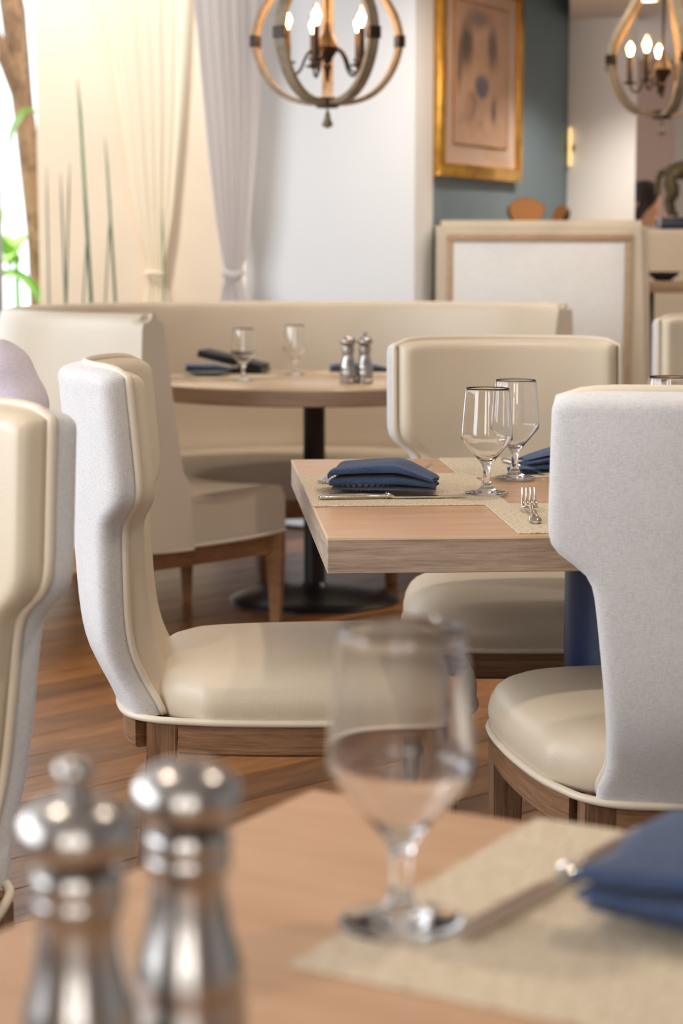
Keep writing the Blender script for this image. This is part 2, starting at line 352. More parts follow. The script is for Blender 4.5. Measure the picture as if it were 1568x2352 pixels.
def bm_prism(outline, z0, z1, bevel=0.0, seg=2):
    bm = bmesh.new(); a = [bm.verts.new((x, y, z0)) for x, y in outline]; b = [bm.verts.new((x, y, z1)) for x, y in outline]
    n = len(a)
    for i in range(n): bm.faces.new((a[i], a[(i+1) % n], b[(i+1) % n], b[i]))
    bm.faces.new(a); f = bm.faces.new(b)
    if bevel: bmesh.ops.bevel(bm, geom=[e for e in bm.edges], offset=bevel, segments=seg, profile=0.5, affect='EDGES')
    return bm
def lerp_tab(tab, x):
    if x <= tab[0][0]: return tab[0][1]
    for (a, va), (b, vb) in zip(tab, tab[1:]):
        if x <= b: return va+(vb-va)*(x-a)/(b-a)
    return tab[-1][1]
def smooth_tab(tab, x):
    # Catmull-Rom through the table
    n = len(tab)
    if x <= tab[0][0]: return tab[0][1]
    if x >= tab[-1][0]: return tab[-1][1]
    for i in range(n-1):
        if x <= tab[i+1][0]: break
    x0, y0 = tab[i]; x1, y1 = tab[i+1]; h = x1-x0; t = (x-x0)/h
    m0 = (tab[i+1][1]-tab[i-1][1])/(tab[i+1][0]-tab[i-1][0]) if i > 0 else (y1-y0)/h
    m1 = (tab[i+2][1]-tab[i][1])/(tab[i+2][0]-tab[i][0]) if i+2 < n else (y1-y0)/h
    return (2*t**3-3*t*t+1)*y0+(t**3-2*t*t+t)*h*m0+(-2*t**3+3*t*t)*y1+(t**3-t*t)*h*m1
def chaikin(pts, it=2, closed=True):
    for _ in range(it):
        out = []; n = len(pts)
        if not closed: out.append(pts[0])
        for i in range(n if closed else n-1):
            a, b = Vector(pts[i]), Vector(pts[(i+1) % n]); out += [tuple(a*.75+b*.25), tuple(a*.25+b*.75)]
        if not closed: out.append(pts[-1])
        pts = out
    return pts
def skin_mesh(name, verts, edges, radii, mat, parent=None, sub=2, root=0):
    me = bpy.data.meshes.new(name); me.from_pydata(verts, edges, []); o = bpy.data.objects.new(name, me); COL.objects.link(o)
    md = o.modifiers.new('skin', 'SKIN'); md.use_smooth_shade = True; md.branch_smoothing = 0.6
    for i, sv in enumerate(me.skin_vertices[0].data):
        r = radii[i]; sv.radius = r if isinstance(r, (tuple, list)) else (r, r); sv.use_root = (i == root)
    o.modifiers.new('sub', 'SUBSURF').levels = sub; o.modifiers['sub'].render_levels = sub
    dg = bpy.context.evaluated_depsgraph_get(); ev = o.evaluated_get(dg)
    m2 = bpy.data.meshes.new_from_object(ev); o.modifiers.clear(); o.data = m2; bpy.data.meshes.remove(me)
    m2.materials.clear(); m2.materials.append(M[mat])
    for p in m2.polygons: p.use_smooth = True
    o.name = name
    if parent is not None: o.parent = parent
    return o

# ------------------------------------------------------------------ room shell
U = Vector((0.866, -0.5, 0)); V = Vector((0.5, 0.866, 0))          # the far room's axes
def slab(name, pts, z0, z1, mat, bevel=0.0):
    return struct(mesh_obj(name, bm_prism([(p[0], p[1]) for p in pts], z0, z1, bevel), mat, smooth=bool(bevel)))
CORNER = Vector((0.295, 8.0, 0))
def on_front(t, d=0.0): return CORNER - U*t + V*d
def on_side(t, d=0.0): return CORNER + V*t + U*d
floor = slab('floor', [(-4.5, -3), (5, -3), (5, 12), (1.9, 12), (-2.9, 9.9), (-4.5, 9.9)], -0.10, -0.014, 'subfloor')
slab('ceiling', [(-4.5, -3), (5, -3), (5, 12), (1.9, 12), (0.2, 8.6), (-0.36, 8.5), (-2.9, 9.86), (-4.5, 9.9)], 2.8, 2.95, 'ceiling')
slab('ceiling_soffit', [(1.06, 9.33), (0.945, 8.32), (5, 8.32), (5, 11.6), (1.06, 11.6)], 2.235, 2.79, 'ceiling')
slab('wall_white', [on_front(0.77), on_front(0), on_side(0.165), on_front(0.77, 0.165)], 0, 2.8, 'white_wall', 0.006)
slab('wall_blue', [on_side(0.165, -0.10), on_side(0.165, -0.004), on_side(1.60, -0.004), on_side(1.60, -0.10)], 0, 2.8, 'blue_wall')
slab('wall_pillar', [(1.054, 9.315), (1.353, 9.142), (1.385, 9.40), (1.2, 9.573)], 0, 2.235, 'white_wall', 0.006)
slab('wall_beige', [(1.40, 11.2), (1.868, 11.2), (1.868, 11.5), (1.40, 11.5)], 0, 2.235, 'tan_wall')  # shaded face; its shade is carried by the darker colour
slab('wall_far', [(1.86, 11.5), (5, 11.5), (5, 11.6), (1.86, 11.6)], 0, 2.8, 'white_wall')
slab('wall_right', [(4.9, -3), (5, -3), (5, 11.5), (4.9, 11.5)], 0, 2.8, 'white_wall')
slab('wall_back', [(-4.5, -3.1), (5, -3.1), (5, -3), (-4.5, -3)], 0, 2.8, 'brown_wall')
slab('wall_left', [(-4.6, -3), (-4.5, -3), (-4.5, 9.8), (-4.6, 9.8)], 0, 2.8, 'brown_wall')
# floor planks, laid on the diagonal
pd = Vector((0.72, 0.69, 0)).normalized(); pn = Vector((-pd.y, pd.x, 0)); PW, PL = 0.155, 1.55
plank_meshes = []
for k in range(3):
    me = bpy.data.meshes.new('plank'); b = bm_box(-PL/2+.0012, PL/2-.0012, -PW/2+.0012, PW/2-.0012, -0.013, 0.0, 0.0016, 1); b.to_mesh(me); b.free(); me.materials.append(M['floor_wood']); plank_meshes.append(me)
T = math.atan(576/4500); ct, st = math.cos(T), math.sin(T)
def in_view(x, y):
    f = y*ct+1.12*st
    if f < 0.5: return False
    px = 784+4500*x/f; py = 1176-4500*(y*st-1.12*ct)/f
    return -350 < px < 1900 and py < 2250
cand = []
for i in range(-45, 70):
    off = random.uniform(0, PL)
    for j in range(-6, 10):
        p = pn*(i*PW)+pd*(j*PL+off)
        if p.y < 7.6 and any(in_view((p+pd*q).x, (p+pd*q).y) for q in (-PL/2, 0, PL/2)) and p.y > 1.6: cand.append(p)
cand.sort(key=lambda p: p.length)
for k, p in enumerate(cand[:290]):
    o = bpy.data.objects.new('plank', plank_meshes[k % 3]); COL.objects.link(o); o.parent = floor
    o.location = (p.x, p.y, random.uniform(-0.0006, 0.0)); o.rotation_euler = (0, 0, math.atan2(pd.y, pd.x))

# far window: frame, pane; placed along the same line as the white wall
win = empty('window_1', on_front(0.77, 0.06)); win.rotation_euler = (0, 0, math.atan2(-U.y, -U.x)); struct(win)
for a, b_, nm in ((0.0, 0.05, 'window_jamb'), (1.455, 1.50, 'window_mullion'), (3.1, 3.17, 'window_jamb')):
    mesh_obj(nm, bm_box(a, b_, -0.05, 0.05, 0.0, 2.8, 0.004), 'white_shade', win)
mesh_obj('window_rail', bm_box(0.05, 3.1, -0.045, 0.045, 0.0, 0.12, 0.004), 'white_shade', win)
mesh_obj('pane', bm_box(0.05, 1.455, -0.004, 0.004, 0.12, 2.8), 'pane', win, smooth=False)
mesh_obj('pane', bm_box(1.50, 3.1, -0.004, 0.004, 0.12, 2.8), 'pane', win, smooth=False)

# ------------------------------------------------------------------ outdoors
slab('ground', [(-9, 8.9), (-3.1, 10.1), (-0.4, 8.65), (0.6, 8.9), (0.6, 22), (-9, 22)], -0.2, -0.05, 'garden')
po = Vector((-1.585, 10.35, 0))
def pil(t, d): return (po.x+t, po.y+d)
slab('wall_stucco', [pil(0, 0), pil(2.1, 0), pil(2.1, 0.5), pil(0, 0.5)], -0.05, 3.6, 'stucco', 0.02)
# tree leaning behind the window edge
tp = [(-1.80, 11.9, -0.05), (-1.79, 11.9, 0.6), (-1.815, 11.9, 1.2), (-1.85, 11.9, 1.6), (-1.90, 11.9, 2.05), (-1.955, 11.95, 2.6), (-2.06, 12.0, 3.3), (-2.2, 12.1, 4.0)]
trunk_b = bm_tube(tp, [0.12, 0.09, 0.075, 0.070, 0.068, 0.070, 0.062, 0.05], 14)
for v in trunk_b.verts: v.co += Vector((random.uniform(-.010, .010), random.uniform(-.010, .010), 0))
tr = empty('garden_tree', tp[0]); tag(tr, 'brown rough-barked tree trunk leaning outside the window', 'tree')
o = mesh_obj('trunk', trunk_b, 'bark', tr, angle=180); o.location = -Vector(tp[0])
o = mesh_obj('branch', bm_tube([(-1.90, 11.9, 2.05), (-1.97, 11.85, 2.25), (-2.06, 11.8, 2.5), (-2.2, 11.75, 2.9)], [0.05, 0.045, 0.04, 0.03], 8), 'bark', tr); o.location = -Vector(tp[0])
def leaf_blade(L_, W_, droop, n=12):
    P = []
    for i in range(n+1):
        t = i/n; wd = W_*math.sin(math.pi*min(1, t*0.93+0.07))**0.7*(1-0.25*t)
        y = L_*t*(1-0.25*droop*t); z = L_*(0.55*t-droop*t*t*0.9)
        P.append([(s*wd, y, z+abs(s)*wd*0.28+0.01*math.sin(9*t*abs(s))) for s in (-1, -.66, -.33, 0, .33, .66, 1)])
    return bm_grid(P)
lspots = [(-1.98, 11.0, 1.50, 60, .50, .10, .95), (-1.86, 11.3, 1.25, 15, .50, .10, .9), (-2.04, 11.2, 1.05, -50, .55, .10, 1.0), (-1.90, 10.95, 0.85, 100, .45, .09, .9), (-1.95, 10.8, 1.15, 130, .45, .09, .8), (-1.74, 11.5, 2.1, -60, .40, .08, 1.4)]
for i, (x, y, z, a, l, wd, dr) in enumerate(lspots):
    pl = empty('banana_plant', (x, y, -0.045)); 
    lf = mesh_obj('leaf', leaf_blade(l, wd, dr), 'leaf', pl, loc=(0, 0, z), rot=(0, 0, R(a)), angle=180)
    lf2 = mesh_obj('leaf', leaf_blade(l*.8, wd*.9, dr*1.1), 'leaf', pl, loc=(0, 0, z-.1), rot=(0, 0, R(a+140)), angle=180)
    mesh_obj('stalk', bm_tube([(0, 0, 0), (0.01, 0, z*.5), (0, 0, z)], [.022, .017, .012], 8), 'leaf', pl)
    tag(pl, ['banana plant with a broad bright leaf arching at mid height beside the window edge', 'banana plant just behind the stucco wall edge', 'low banana plant at the far left of the garden window',
             'small banana plant at the foot of the stucco wall edge', 'banana plant closest to the window glass at far left', 'tall banana plant whose leaf hangs beside the trunk near the top'][i], 'plant', 'broad-leaved plants outside the window')
gr = mesh_obj('lawn', bm_prism([(-8, 10.6), (-1.75, 10.6), (-1.7, 12.4), (-8, 12.6)], -0.049, -0.046), 'grass'); gr['kind'] = 'stuff'; tag(gr, 'sunny green lawn outside the window', 'grass')
for i, (px, top, lean, th) in enumerate(((138, 1.55, .02, .006), (160, 1.60, -.04, .006), (180, 2.0, .055, .010), (240, 1.72, .05, .008), (107, 1.58, 0, .005), (368, 1.38, .01, .006), (200, 1.35, -.06, .005), (252, 1.42, -.06, .005))):
    y = 9.75; x0 = (px-784)/4500*y + 0.02
    y = max(y, 9.0)
    o = mesh_obj('reed', bm_tube([(0, 0, 0), (-lean*.3, 0, (top)*.5), (-lean, 0, top-.1), (-lean*1.2, 0, top+.05)], [th, th, th*.8, th*.25], 8), 'leaf_dark', loc=(x0+lean*1.2, y, -0.05))
    tag(o, ['thin green reed, second from the stucco edge', 'slim reed leaning right, third from the stucco edge', 'tallest dark green reed in front of the stucco wall', 'second tallest reed, leaning left before the stucco wall', 'short upright reed at the very edge of the stucco wall',
            'lone short reed under the cream sheer curtain knot', 'short reed leaning right beside the tallest reed', 'short reed crossing the second tallest reed'][i], 'reed', 'reeds outside the window')

# ------------------------------------------------------------------ curtains
def make_curtain(name, mat, loc, prof_l, prof_r, pleats, amp, tie_z, label, ztop=2.79, group='tied curtains', rz=None):
    """prof_l / prof_r: tables height -> offset of the left / right edge along the curtain line"""
    root = empty(name, (loc[0], loc[1], 0)); root.rotation_euler = (0, 0, math.atan2(U.y, U.x) if rz is None else rz)
    P = []; nz, nu = 64, 120
    for i in range(nz+1):
        z = 0.01+(ztop-0.01)*i/nz
        a, b_ = smooth_tab(prof_l, z), smooth_tab(prof_r, z); wd = b_-a
        am = amp*min(1.0, 0.35+wd/0.30)
        row = []
        for j in range(nu+1):
            u = j/nu; ph = u*pleats*2*math.pi + 0.7*math.sin(z*1.3+u*5)
            d = am*math.sin(ph) + am*0.4*math.sin(ph*0.47+1.3)
            row.append((a+wd*u, d, z))
        P.append(row)
    mesh_obj('cloth', bm_grid(P), mat, root, angle=180)
    a, b_ = smooth_tab(prof_l, tie_z), smooth_tab(prof_r, tie_z)
    cx, rx = (a+b_)/2, (b_-a)/2+0.012
    mesh_obj('tieback', bm_tube([(cx+rx*math.cos(t*2*math.pi/20), (amp+.012)*math.sin(t*2*math.pi/20), tie_z+.004*math.sin(t)) for t in range(20)], 0.011, 8, closed=True, flat=(0.5, 1.3)), mat, root)
    tag(root, label, 'curtain', group); return root
make_curtain('curtain', 'curtain', (-0.452, 8.27),
    [(0, -.11), (.55, -.085), (.95, -.066), (1.02, -.05), (1.068, -.036), (1.14, -.055), (1.3, -.085), (1.5, -.115), (1.8, -.155), (2.2, -.20), (2.8, -.25)],
    [(0, .10), (.55, .08), (.95, .074), (1.02, .05), (1.068, .033), (1.14, .06), (1.3, .085), (1.5, .105), (1.8, .13), (2.2, .145), (2.8, .16)], 7, 0.028, 1.068,
    'white pleated curtain tied at the waist beside the white wall')
make_curtain('sheer_curtain', 'curtain_cream', (-0.965, 10.29),
    [(0, -.14), (.55, -.11), (.95, -.065), (1.02, -.048), (1.053, -.044), (1.14, -.055), (1.35, -.10), (1.6, -.14), (1.9, -.18), (2.35, -.24), (3.2, -.32)],
    [(0, .12), (.55, .09), (.95, .06), (1.02, .038), (1.053, .033), (1.14, .05), (1.35, .09), (1.6, .12), (1.9, .15), (2.35, .18), (3.2, .22)], 6, 0.010, 1.053,
    'cream sheer tied curtain hanging against the sunny stucco wall', ztop=3.2, rz=0.0)

# ------------------------------------------------------------------ upholstered dining chair
SEAT_HALF = [(0, -.277), (.085, -.273), (.148, -.256), (.184, -.217), (.200, -.17), (.2145, -.12), (.2265, -.02), (.2305, .07), (.229, .15), (.220, .207), (.193, .253), (.137, .281), (.07, .288), (0, .289)]
def seat_outline(scale=1.0, it=2):
    pts = SEAT_HALF[1:-1]; full = [(0, SEAT_HALF[0][1])]+pts+[(0, SEAT_HALF[-1][1])]+[(-x, y) for x, y in reversed(pts)]
    full = [(x, y, 0) for x, y in full]
    out = chaikin(full, it); return [(p[0]*scale, p[1]*scale) for p in out]
YO = [(.42, -.280), (.43, -.283), (.455, -.294), (.486, -.310), (.527, -.328), (.58, -.338), (.69, -.346), (.8, -.354), (.96, -.368)]
def half_w(z):
    g = 1/(1+math.exp(-(z-.7513)/.0096))
    base = (.1508+(.179-.1508)*(z-.43)/.25)*(1-g)+.2355*g
    k = max(0.0, min(1.0, (.482-z)/.045)); return base+.012*k*k*(3-2*k)
KC = 1.404; TO, TI = 0.045, 0.040
def back_mid(x, z): return smooth_tab(YO, z)+TO+KC*x*x
def back_surface(side, z0, ztop=0.962, nu=44):
    """side -1 outer fabric, +1 inner leather; rounded towards the seam that both share"""
    us = [-math.cos(math.pi*i/nu) for i in range(nu+1)]
    zs = []; n1 = 46
    for i in range(n1+1):
        t = i/n1; t = 1-(1-t)**1.6 if t > 0 else 0
        zs.append(z0+(ztop-z0)*t)
    P = []
    T_, rr, rt = (TO, 0.026, 0.022) if side < 0 else (TI, 0.020, 0.022)
    for z in zs:
        wd = half_w(z)+(.007 if side < 0 else -.011); row = []
        for u in us:
            x = u*wd; zt = ztop-0.010*abs(u)**10
            zz = z0+(z-z0)*(zt-z0)/(ztop-z0)
            d1 = (1-abs(u))*wd; d2 = zt-zz
            pw = 2.5 if side > 0 else 2.5
            def rnd(d, r): return 1.0 if d >= r else max(0.0, 1-(1-d/r)**pw)**(1/pw)
            tt = T_*rnd(d1, rr)*rnd(d2, rt)
            if side > 0:
                k = max(0.0, min(1.0, (0.74-zz)/0.25)); tt *= 1.0+0.25*k+0.20*(1-u*u)*k     # thicker lumbar
            nx, ny = -2*KC*x, 1.0; l = math.hypot(nx, ny)
            xi = x-(.017*u*abs(u)**7*(1-tt/T_) if side < 0 else 0); row.append((xi+side*nx/l*tt*.6, back_mid(xi, zz)+side*ny/l*tt, zz))
        P.append(row)
    return bm_grid(P)
def back_edge(ztop=0.962, z0=0.43, off=0.0):
    zs = [z0+(ztop-0.012-z0)*i/70 for i in range(71)]
    pts = []
    for z in zs: w_ = half_w(z)-.0075+off; pts.append((-w_, back_mid(w_, z), z))
    wt = half_w(ztop)-.0085
    for i in range(1, 24):
        u = -1+2*i/24; x = u*(wt-.004); pts.append((x, back_mid(x, ztop), ztop-0.010*abs(u)**10+off))
    for z in reversed(zs): w_ = half_w(z)-.0075+off; pts.append((w_, back_mid(w_, z), z))
    return pts
def make_chair():
    root = empty('dining_chair')
    mesh_obj('back_shell', back_surface(-1, 0.428), 'fabric', root, angle=180)
    pad = mesh_obj('back_pad', back_surface(+1, 0.452), 'leather', root, angle=180)
    mesh_obj('piping', bm_tube(back_edge(off=0.002), 0.0058, 8), 'piping', root, angle=180)
    # seat cushion
    rings = [(0.985, .424), (1.0, .432), (1.012, .446), (1.013, .458), (1.0, .472), (.972, .485), (.93, .4945), (.86, .503), (.75, .510), (.6, .515), (.42, .518), (.22, .5195)]
    ol = seat_outline()
    def tuck(x, y, z):                       # the cushion tucks in under the backrest
        k = max(0.0, min(1.0, (-.14-y)/.10)); return (x*(1-.10*k), y+.035*k, z)
    P = [[tuck(x*s, y*s, z) for x, y in ol] for s, z in rings]
    b = bm_grid(P, wrap_u=True); b.verts.ensure_lookup_table(); n = len(ol); b.faces.new([b.verts[(len(rings)-1)*n+i] for i in range(n)]); b.faces.new([b.verts[i] for i in range(n)])
    seat = mesh_obj('seat', b, 'leather', root, angle=180)
    mesh_obj('piping', bm_tube([(x*1.006, y*1.004, .427) for x, y in ol], 0.0058, 8, closed=True), 'piping', seat, angle=180)
    # apron rails follow the seat outline between the legs
    fine = seat_outline(0.985, 3); m = len(fine)
    def rail(sel):
        idx = [i for i in range(m) if sel(*fine[i])]
        st_ = next((k for k in range(len(idx)) if (idx[k]-1) % m not in idx), 0); idx = idx[st_:]+idx[:st_]
        Po = [fine[i] for i in idx]; P = []
        for zz, ins in ((.424, .0), (.378, .0), (.374, .004), (.374, .022), (.424, .022)):
            row = []
            for (x, y) in Po:
                l = math.hypot(x, y); row.append((x*(1-ins/l), y*(1-ins/l), zz))
            P.append(row)
        P = [[P[r_][c_] for r_ in range(5)] for c_ in range(len(Po))]
        b = bm_grid(P, wrap_u=True); b.verts.ensure_lookup_table()
        b.faces.new([b.verts[i] for i in range(5)]); b.faces.new([b.verts[(len(Po)-1)*5+i] for i in range(5)])
        return b
    mesh_obj('apron', rail(lambda x, y: y > .215 and abs(x) < .185), 'chair_wood', root)
    mesh_obj('apron', rail(lambda x, y: x > 0 and -.185 < y < .20), 'chair_wood', root)
    mesh_obj('apron', rail(lambda x, y: x < 0 and -.185 < y < .20), 'chair_wood', root)
    mesh_obj('apron', rail(lambda x, y: y < -.20 and abs(x) < .15), 'chair_wood', root)
    mesh_obj('seat_base', bm_prism(seat_outline(.90, 1), .392, .424), 'black_metal', root, smooth=False)
    for sx in (-1, 1):
        for ya, xa, lean in ((.222, .190, 0.0), (-.206, .158, -.045)):
            b = bmesh.new(); rows = []
            for z, h in ((.424, .0235), (.372, .0235), (.0, .016)):
                f = 1-z/.424; cx, cy = sx*(xa+.004*f), ya+lean*f*f
                rows.append([(cx-h, cy-h, z), (cx+h, cy-h, z), (cx+h, cy+h, z), (cx-h, cy+h, z)])
            b = bm_grid(rows, wrap_u=True); b.verts.ensure_lookup_table(); b.faces.new([b.verts[i] for i in (0, 1, 2, 3)]); b.faces.new([b.verts[i] for i in (8, 9, 10, 11)])
            bmesh.ops.bevel(b, geom=list(b.edges), offset=.003, segments=2, affect='EDGES')
            mesh_obj('leg', b, 'leg_wood', root)
    return root
chair0 = make_chair()
chairs = [  # x, y, heading (deg), label
    (-0.081, 3.120, 4.0, 'cream chair with hourglass back seen from the side, tucked under the left table edge'),
    (0.468, 2.7215, 97.2, 'chair seen from behind at right, pale woven back toward us at the square table'),
    (0.349, 3.742, 272.7, 'cream leather chair facing us across the far side of the square table'),
    (-0.611, 1.955, 251, 'cream chair cut off by the left picture edge, seen close up behind the steel mills'),
    (1.14, 5.45, 268, 'cream chair peeking in at the right edge behind the partly hidden goblet'),
    (-0.95, 3.80, 268, 'chair under the seated person in the lilac shirt'),
]
for i, (x, y, hd, lab) in enumerate(chairs):
    c = chair0 if i == 0 else copy_tree(chair0)
    c.location = (x, y, 0); c.rotation_euler = (0, 0, R(hd-90)); tag(c, lab, 'chair', 'upholstered dining chairs')

# ------------------------------------------------------------------ square table
sqt = empty('square_table', (-0.019, 2.613, 0), R(4.1)); TW, TD = 1.06, 1.055
b = bm_box(0.0015, TW-.0015, 0.0015, TD-.0015, .744, .750, .0006, 1); mesh_obj('table_top', b, 'table_wood', sqt, smooth=False)
mesh_obj('edge_band', bm_box(0, TW, 0, TD, .701, .7465, .001, 1), 'table_edge', sqt, smooth=False)
for x0, x1, y0, y1 in ((0, TW, 0, .002), (0, TW, TD-.002, TD), (0, .002, .002, TD-.002), (TW-.002, TW, .002, TD-.002)):
    mesh_obj('edge_line', bm_box(x0, x1, y0, y1, .7466, .7502), 'edge_line', sqt, smooth=False)
mesh_obj('pedestal', bm_lathe([(.05, .70), (.105, .695), (.105, .06), (.11, .05), (.115, .02)], 40), 'navy_metal', sqt, loc=(TW/2, TD/2, 0))
mesh_obj('foot_plate', bm_lathe([(.02, .03), (.20, .026), (.27, .018), (.28, .010), (.28, 0)], 48), 'black_metal', sqt, loc=(TW/2, TD/2, 0))
tag(sqt, 'square pale oak table with thick grained edge and navy pedestal, mid-room', 'table')
# ------------------------------------------------------------------ foreground table (same kind, turned)
ft = empty('square_table', (-0.021, 1.349, 0), R(-30)); FW, FD = 1.06, 1.06
mesh_obj('table_top', bm_box(0.0015, FW-.0015, -FD+.0015, -.0015, .744, .750, .0006, 1), 'table_wood', ft, smooth=False)
mesh_obj('edge_band', bm_box(0, FW, -FD, 0, .701, .7465, .001, 1), 'table_edge', ft, smooth=False)
mesh_obj('pedestal', bm_lathe([(.05, .70), (.105, .695), (.105, .06), (.115, .02)], 32), 'navy_metal', ft, loc=(FW/2, -FD/2, 0))
mesh_obj('foot_plate', bm_lathe([(.02, .03), (.20, .026), (.28, .010), (.28, 0)], 32), 'black_metal', ft, loc=(FW/2, -FD/2, 0))
tag(ft, 'blurred oak tabletop in the close foreground', 'table')

# ------------------------------------------------------------------ round table and horseshoe booth
RC = (-0.09, 6.45); ZR = 0.735
rt = empty('round_table', (*RC, 0))
mesh_obj('table_top', bm_lathe([(0, ZR), (.546, ZR), (.549, ZR-.002), (.549, ZR-.006), (0, ZR-.006)], 96, cap=False), 'round_wood', rt)
mesh_obj('edge_band', bm_lathe([(0, ZR-.0062), (.551, ZR-.0062), (.551, ZR-.050), (.545, ZR-.053), (0, ZR-.053)], 96, cap=False), 'round_edge', rt)
mesh_obj('pedestal', bm_lathe([(.12, ZR-.054), (.12, ZR-.066), (.04, ZR-.068), (.036, ZR-.08), (.036, .06), (.05, .045)], 40), 'black_metal', rt)
mesh_obj('foot_plate', bm_lathe([(.03, .05), (.12, .043), (.22, .028), (.272, .014), (.282, .006), (.282, 0)], 64), 'black_metal', rt)
tag(rt, 'round oak table on black pedestal inside the curved booth', 'table')
booth = empty('curved_booth', (*RC, 0))
def a_end(r): return 243+(r-.877)/(.39-.877)*14.6
def sweep(section, a0, endf, n=80, bm=None, close=True):
    P = []
    for i in range(n+1):
        row = []
        for r, z in section:
            a = R(a0+(endf(r)-a0)*i/n); row.append((r*math.cos(a), r*math.sin(a), z))
        P.append(row)
    b = bm_grid(P, wrap_u=close); b.verts.ensure_lookup_table(); m = len(section)
    b.faces.new([b.verts[i] for i in range(m)]); b.faces.new([b.verts[n*m+i] for i in range(m)])
    return b
def rounded(pts, it=2): return [(p[0], p[1]) for p in chaikin([(x, y, 0) for x, y in pts], it)]
back_sec = rounded([(1.03, .285), (1.03, .285), (1.028, .5), (1.020, .90), (1.015, .955), (1.0, .972), (.972, .972), (.958, .958), (.950, .90), (.90, .50), (.872, .43), (.865, .285), (.865, .285)], 2)
b = sweep(back_sec, 27.5, lambda r: a_end(r)+3.6)
ends = [f for f in b.faces if len(f.verts) > 4]
bmesh.ops.bevel(b, geom=list({e for f in ends for e in f.edges}), offset=.016, segments=3, affect='EDGES')
mesh_obj('backrest', b, 'leather_booth', booth, angle=60)
seat_sec = rounded([(.875, .287), (.875, .287), (.875, .425), (.84, .436), (.60, .446), (.47, .440), (.405, .425), (.394, .405), (.394, .287), (.394, .287)], 2)
b = sweep(seat_sec, 27.5, a_end); ends = [f for f in b.faces if len(f.verts) > 4]
bmesh.ops.bevel(b, geom=list({e for f in ends for e in f.edges}), offset=.01, segments=2, affect='EDGES')
seat_o = mesh_obj('seat', b, 'leather_booth', booth, angle=60)
epts = []
for r in (.398, .5, .6, .7, .8, .9, 1.0, 1.055): a = R(a_end(r)+.3); epts.append((r*math.cos(a), r*math.sin(a), .289))
mesh_obj('piping', bm_tube(epts, .006, 8), 'piping', seat_o)
mesh_obj('apron', sweep([(1.045, .218), (1.045, .284), (.41, .284), (.41, .218)], 30, lambda r: a_end(r)-.6), 'booth_wood', booth, smooth=False)
for r, da in ((.425, -2.2), (1.02, -1.2), (.425, -70), (1.02, -40), (.425, -140), (1.02, -90), (1.02, -140), (.425, -205), (1.02, -205)):
    a = R(a_end(r)+da); b = bmesh.new()
    P = []
    for z, h in ((.284, .024), (.2, .024), (0, .015)):
        P.append([(-h, -h, z), (h, -h, z), (h, h, z), (-h, h, z)])
    b = bm_grid(P, wrap_u=True); b.verts.ensure_lookup_table(); b.faces.new([b.verts[i] for i in (8, 9, 10, 11)]); b.faces.new([b.verts[i] for i in (0, 1, 2, 3)])
    mesh_obj('leg', b, 'booth_wood', booth, smooth=False, loc=(r*math.cos(a), r*math.sin(a), 0), rot=(0, 0, a))
tag(booth, 'cream leather horseshoe booth wrapping the round table', 'booth')

# ------------------------------------------------------------------ tall booth back with inset panel
tb = empty('high_back_booth', (0.81, 8.02, 0))
x0, x1, zt = -.425, .425, 1.285
outl = [(x0-.004, 0), (x0, .6), (x0, zt), (x1, zt), (x1+.028, .62), (x1+.03, 0)]
b = bmesh.new(); f0 = [b.verts.new((x, 0, z)) for x, z in outl]; f1 = [b.verts.new((x+(.0 if x < 0 else .03), .16, z)) for x, z in outl]
b.faces.new(f0); b.faces.new(f1)
for i in range(6): b.faces.new((f0[i], f0[(i+1) % 6], f1[(i+1) % 6], f1[i]))
bmesh.ops.recalc_face_normals(b, faces=b.faces)
bmesh.ops.bevel(b, geom=list(b.edges), offset=.022, segments=4, affect='EDGES')
mesh_obj('leather_back', b, 'leather_booth', tb, angle=60)
def bar(x0, x1, z0, z1, y0, y1, nm, mat, par, bv=.003): return mesh_obj(nm, bm_box(x0, x1, y0, y1, z0, z1, bv, 2), mat, par)
ix0, ix1, iz = -.385, .368, zt-.055
bar(ix0, ix1, iz-.031, iz, -.012, .01, 'inset_rail', 'inset_wood', tb)
bar(ix0, ix0+.026, .1, iz-.031, -.012, .01, 'inset_stile', 'inset_wood', tb)
bar(ix1-.028, ix1, .1, iz-.031, -.012, .01, 'inset_stile', 'inset_wood', tb)
bar(ix0+.026, ix1-.028, .1, iz-.031, -.008, .01, 'panel', 'panel_fabric', tb, .004)
tag(tb, 'tall booth back with pale fabric panel framed in wood and leather', 'booth')

# ------------------------------------------------------------------ framed drawing on the blue wall
pic = empty('framed_picture', on_side(.17, .0)); pic.location.z = 1.475; pic.rotation_euler = (R(0), 0, math.atan2(V.y, V.x))
PW_, PH_ = .79, .815; fw = .048
# local x along the wall, local -y into the room
def fbar(x0, x1, z0, z1):
    o = mesh_obj('frame_bar', bm_box(x0, x1, -.034, .0, z0, z1, .006, 2), 'gold', pic)
    return o
fbar(0, PW_, 0, fw); fbar(0, PW_, PH_-fw, PH_); fbar(0, fw, fw, PH_-fw); fbar(PW_-fw, PW_, fw, PH_-fw)
for x0_, x1_, z0_, z1_ in ((-.006, PW_+.006, -.008, .016), (-.006, .012, .016, PH_), (PW_-.012, PW_+.006, .016, PH_)):
    mesh_obj('frame_lip', bm_box(x0_, x1_, -.03, 0.0, z0_, z1_, .003, 2), 'gold', pic)
mesh_obj('mat_board', bm_box(fw, PW_-fw, -.014, -.008, fw, PH_-fw), 'mat_board', pic, smooth=False)
mesh_obj('drawing', bm_box(.14, PW_-.145, -.018, -.0145, .135, PH_-.10), 'art', pic, smooth=False)
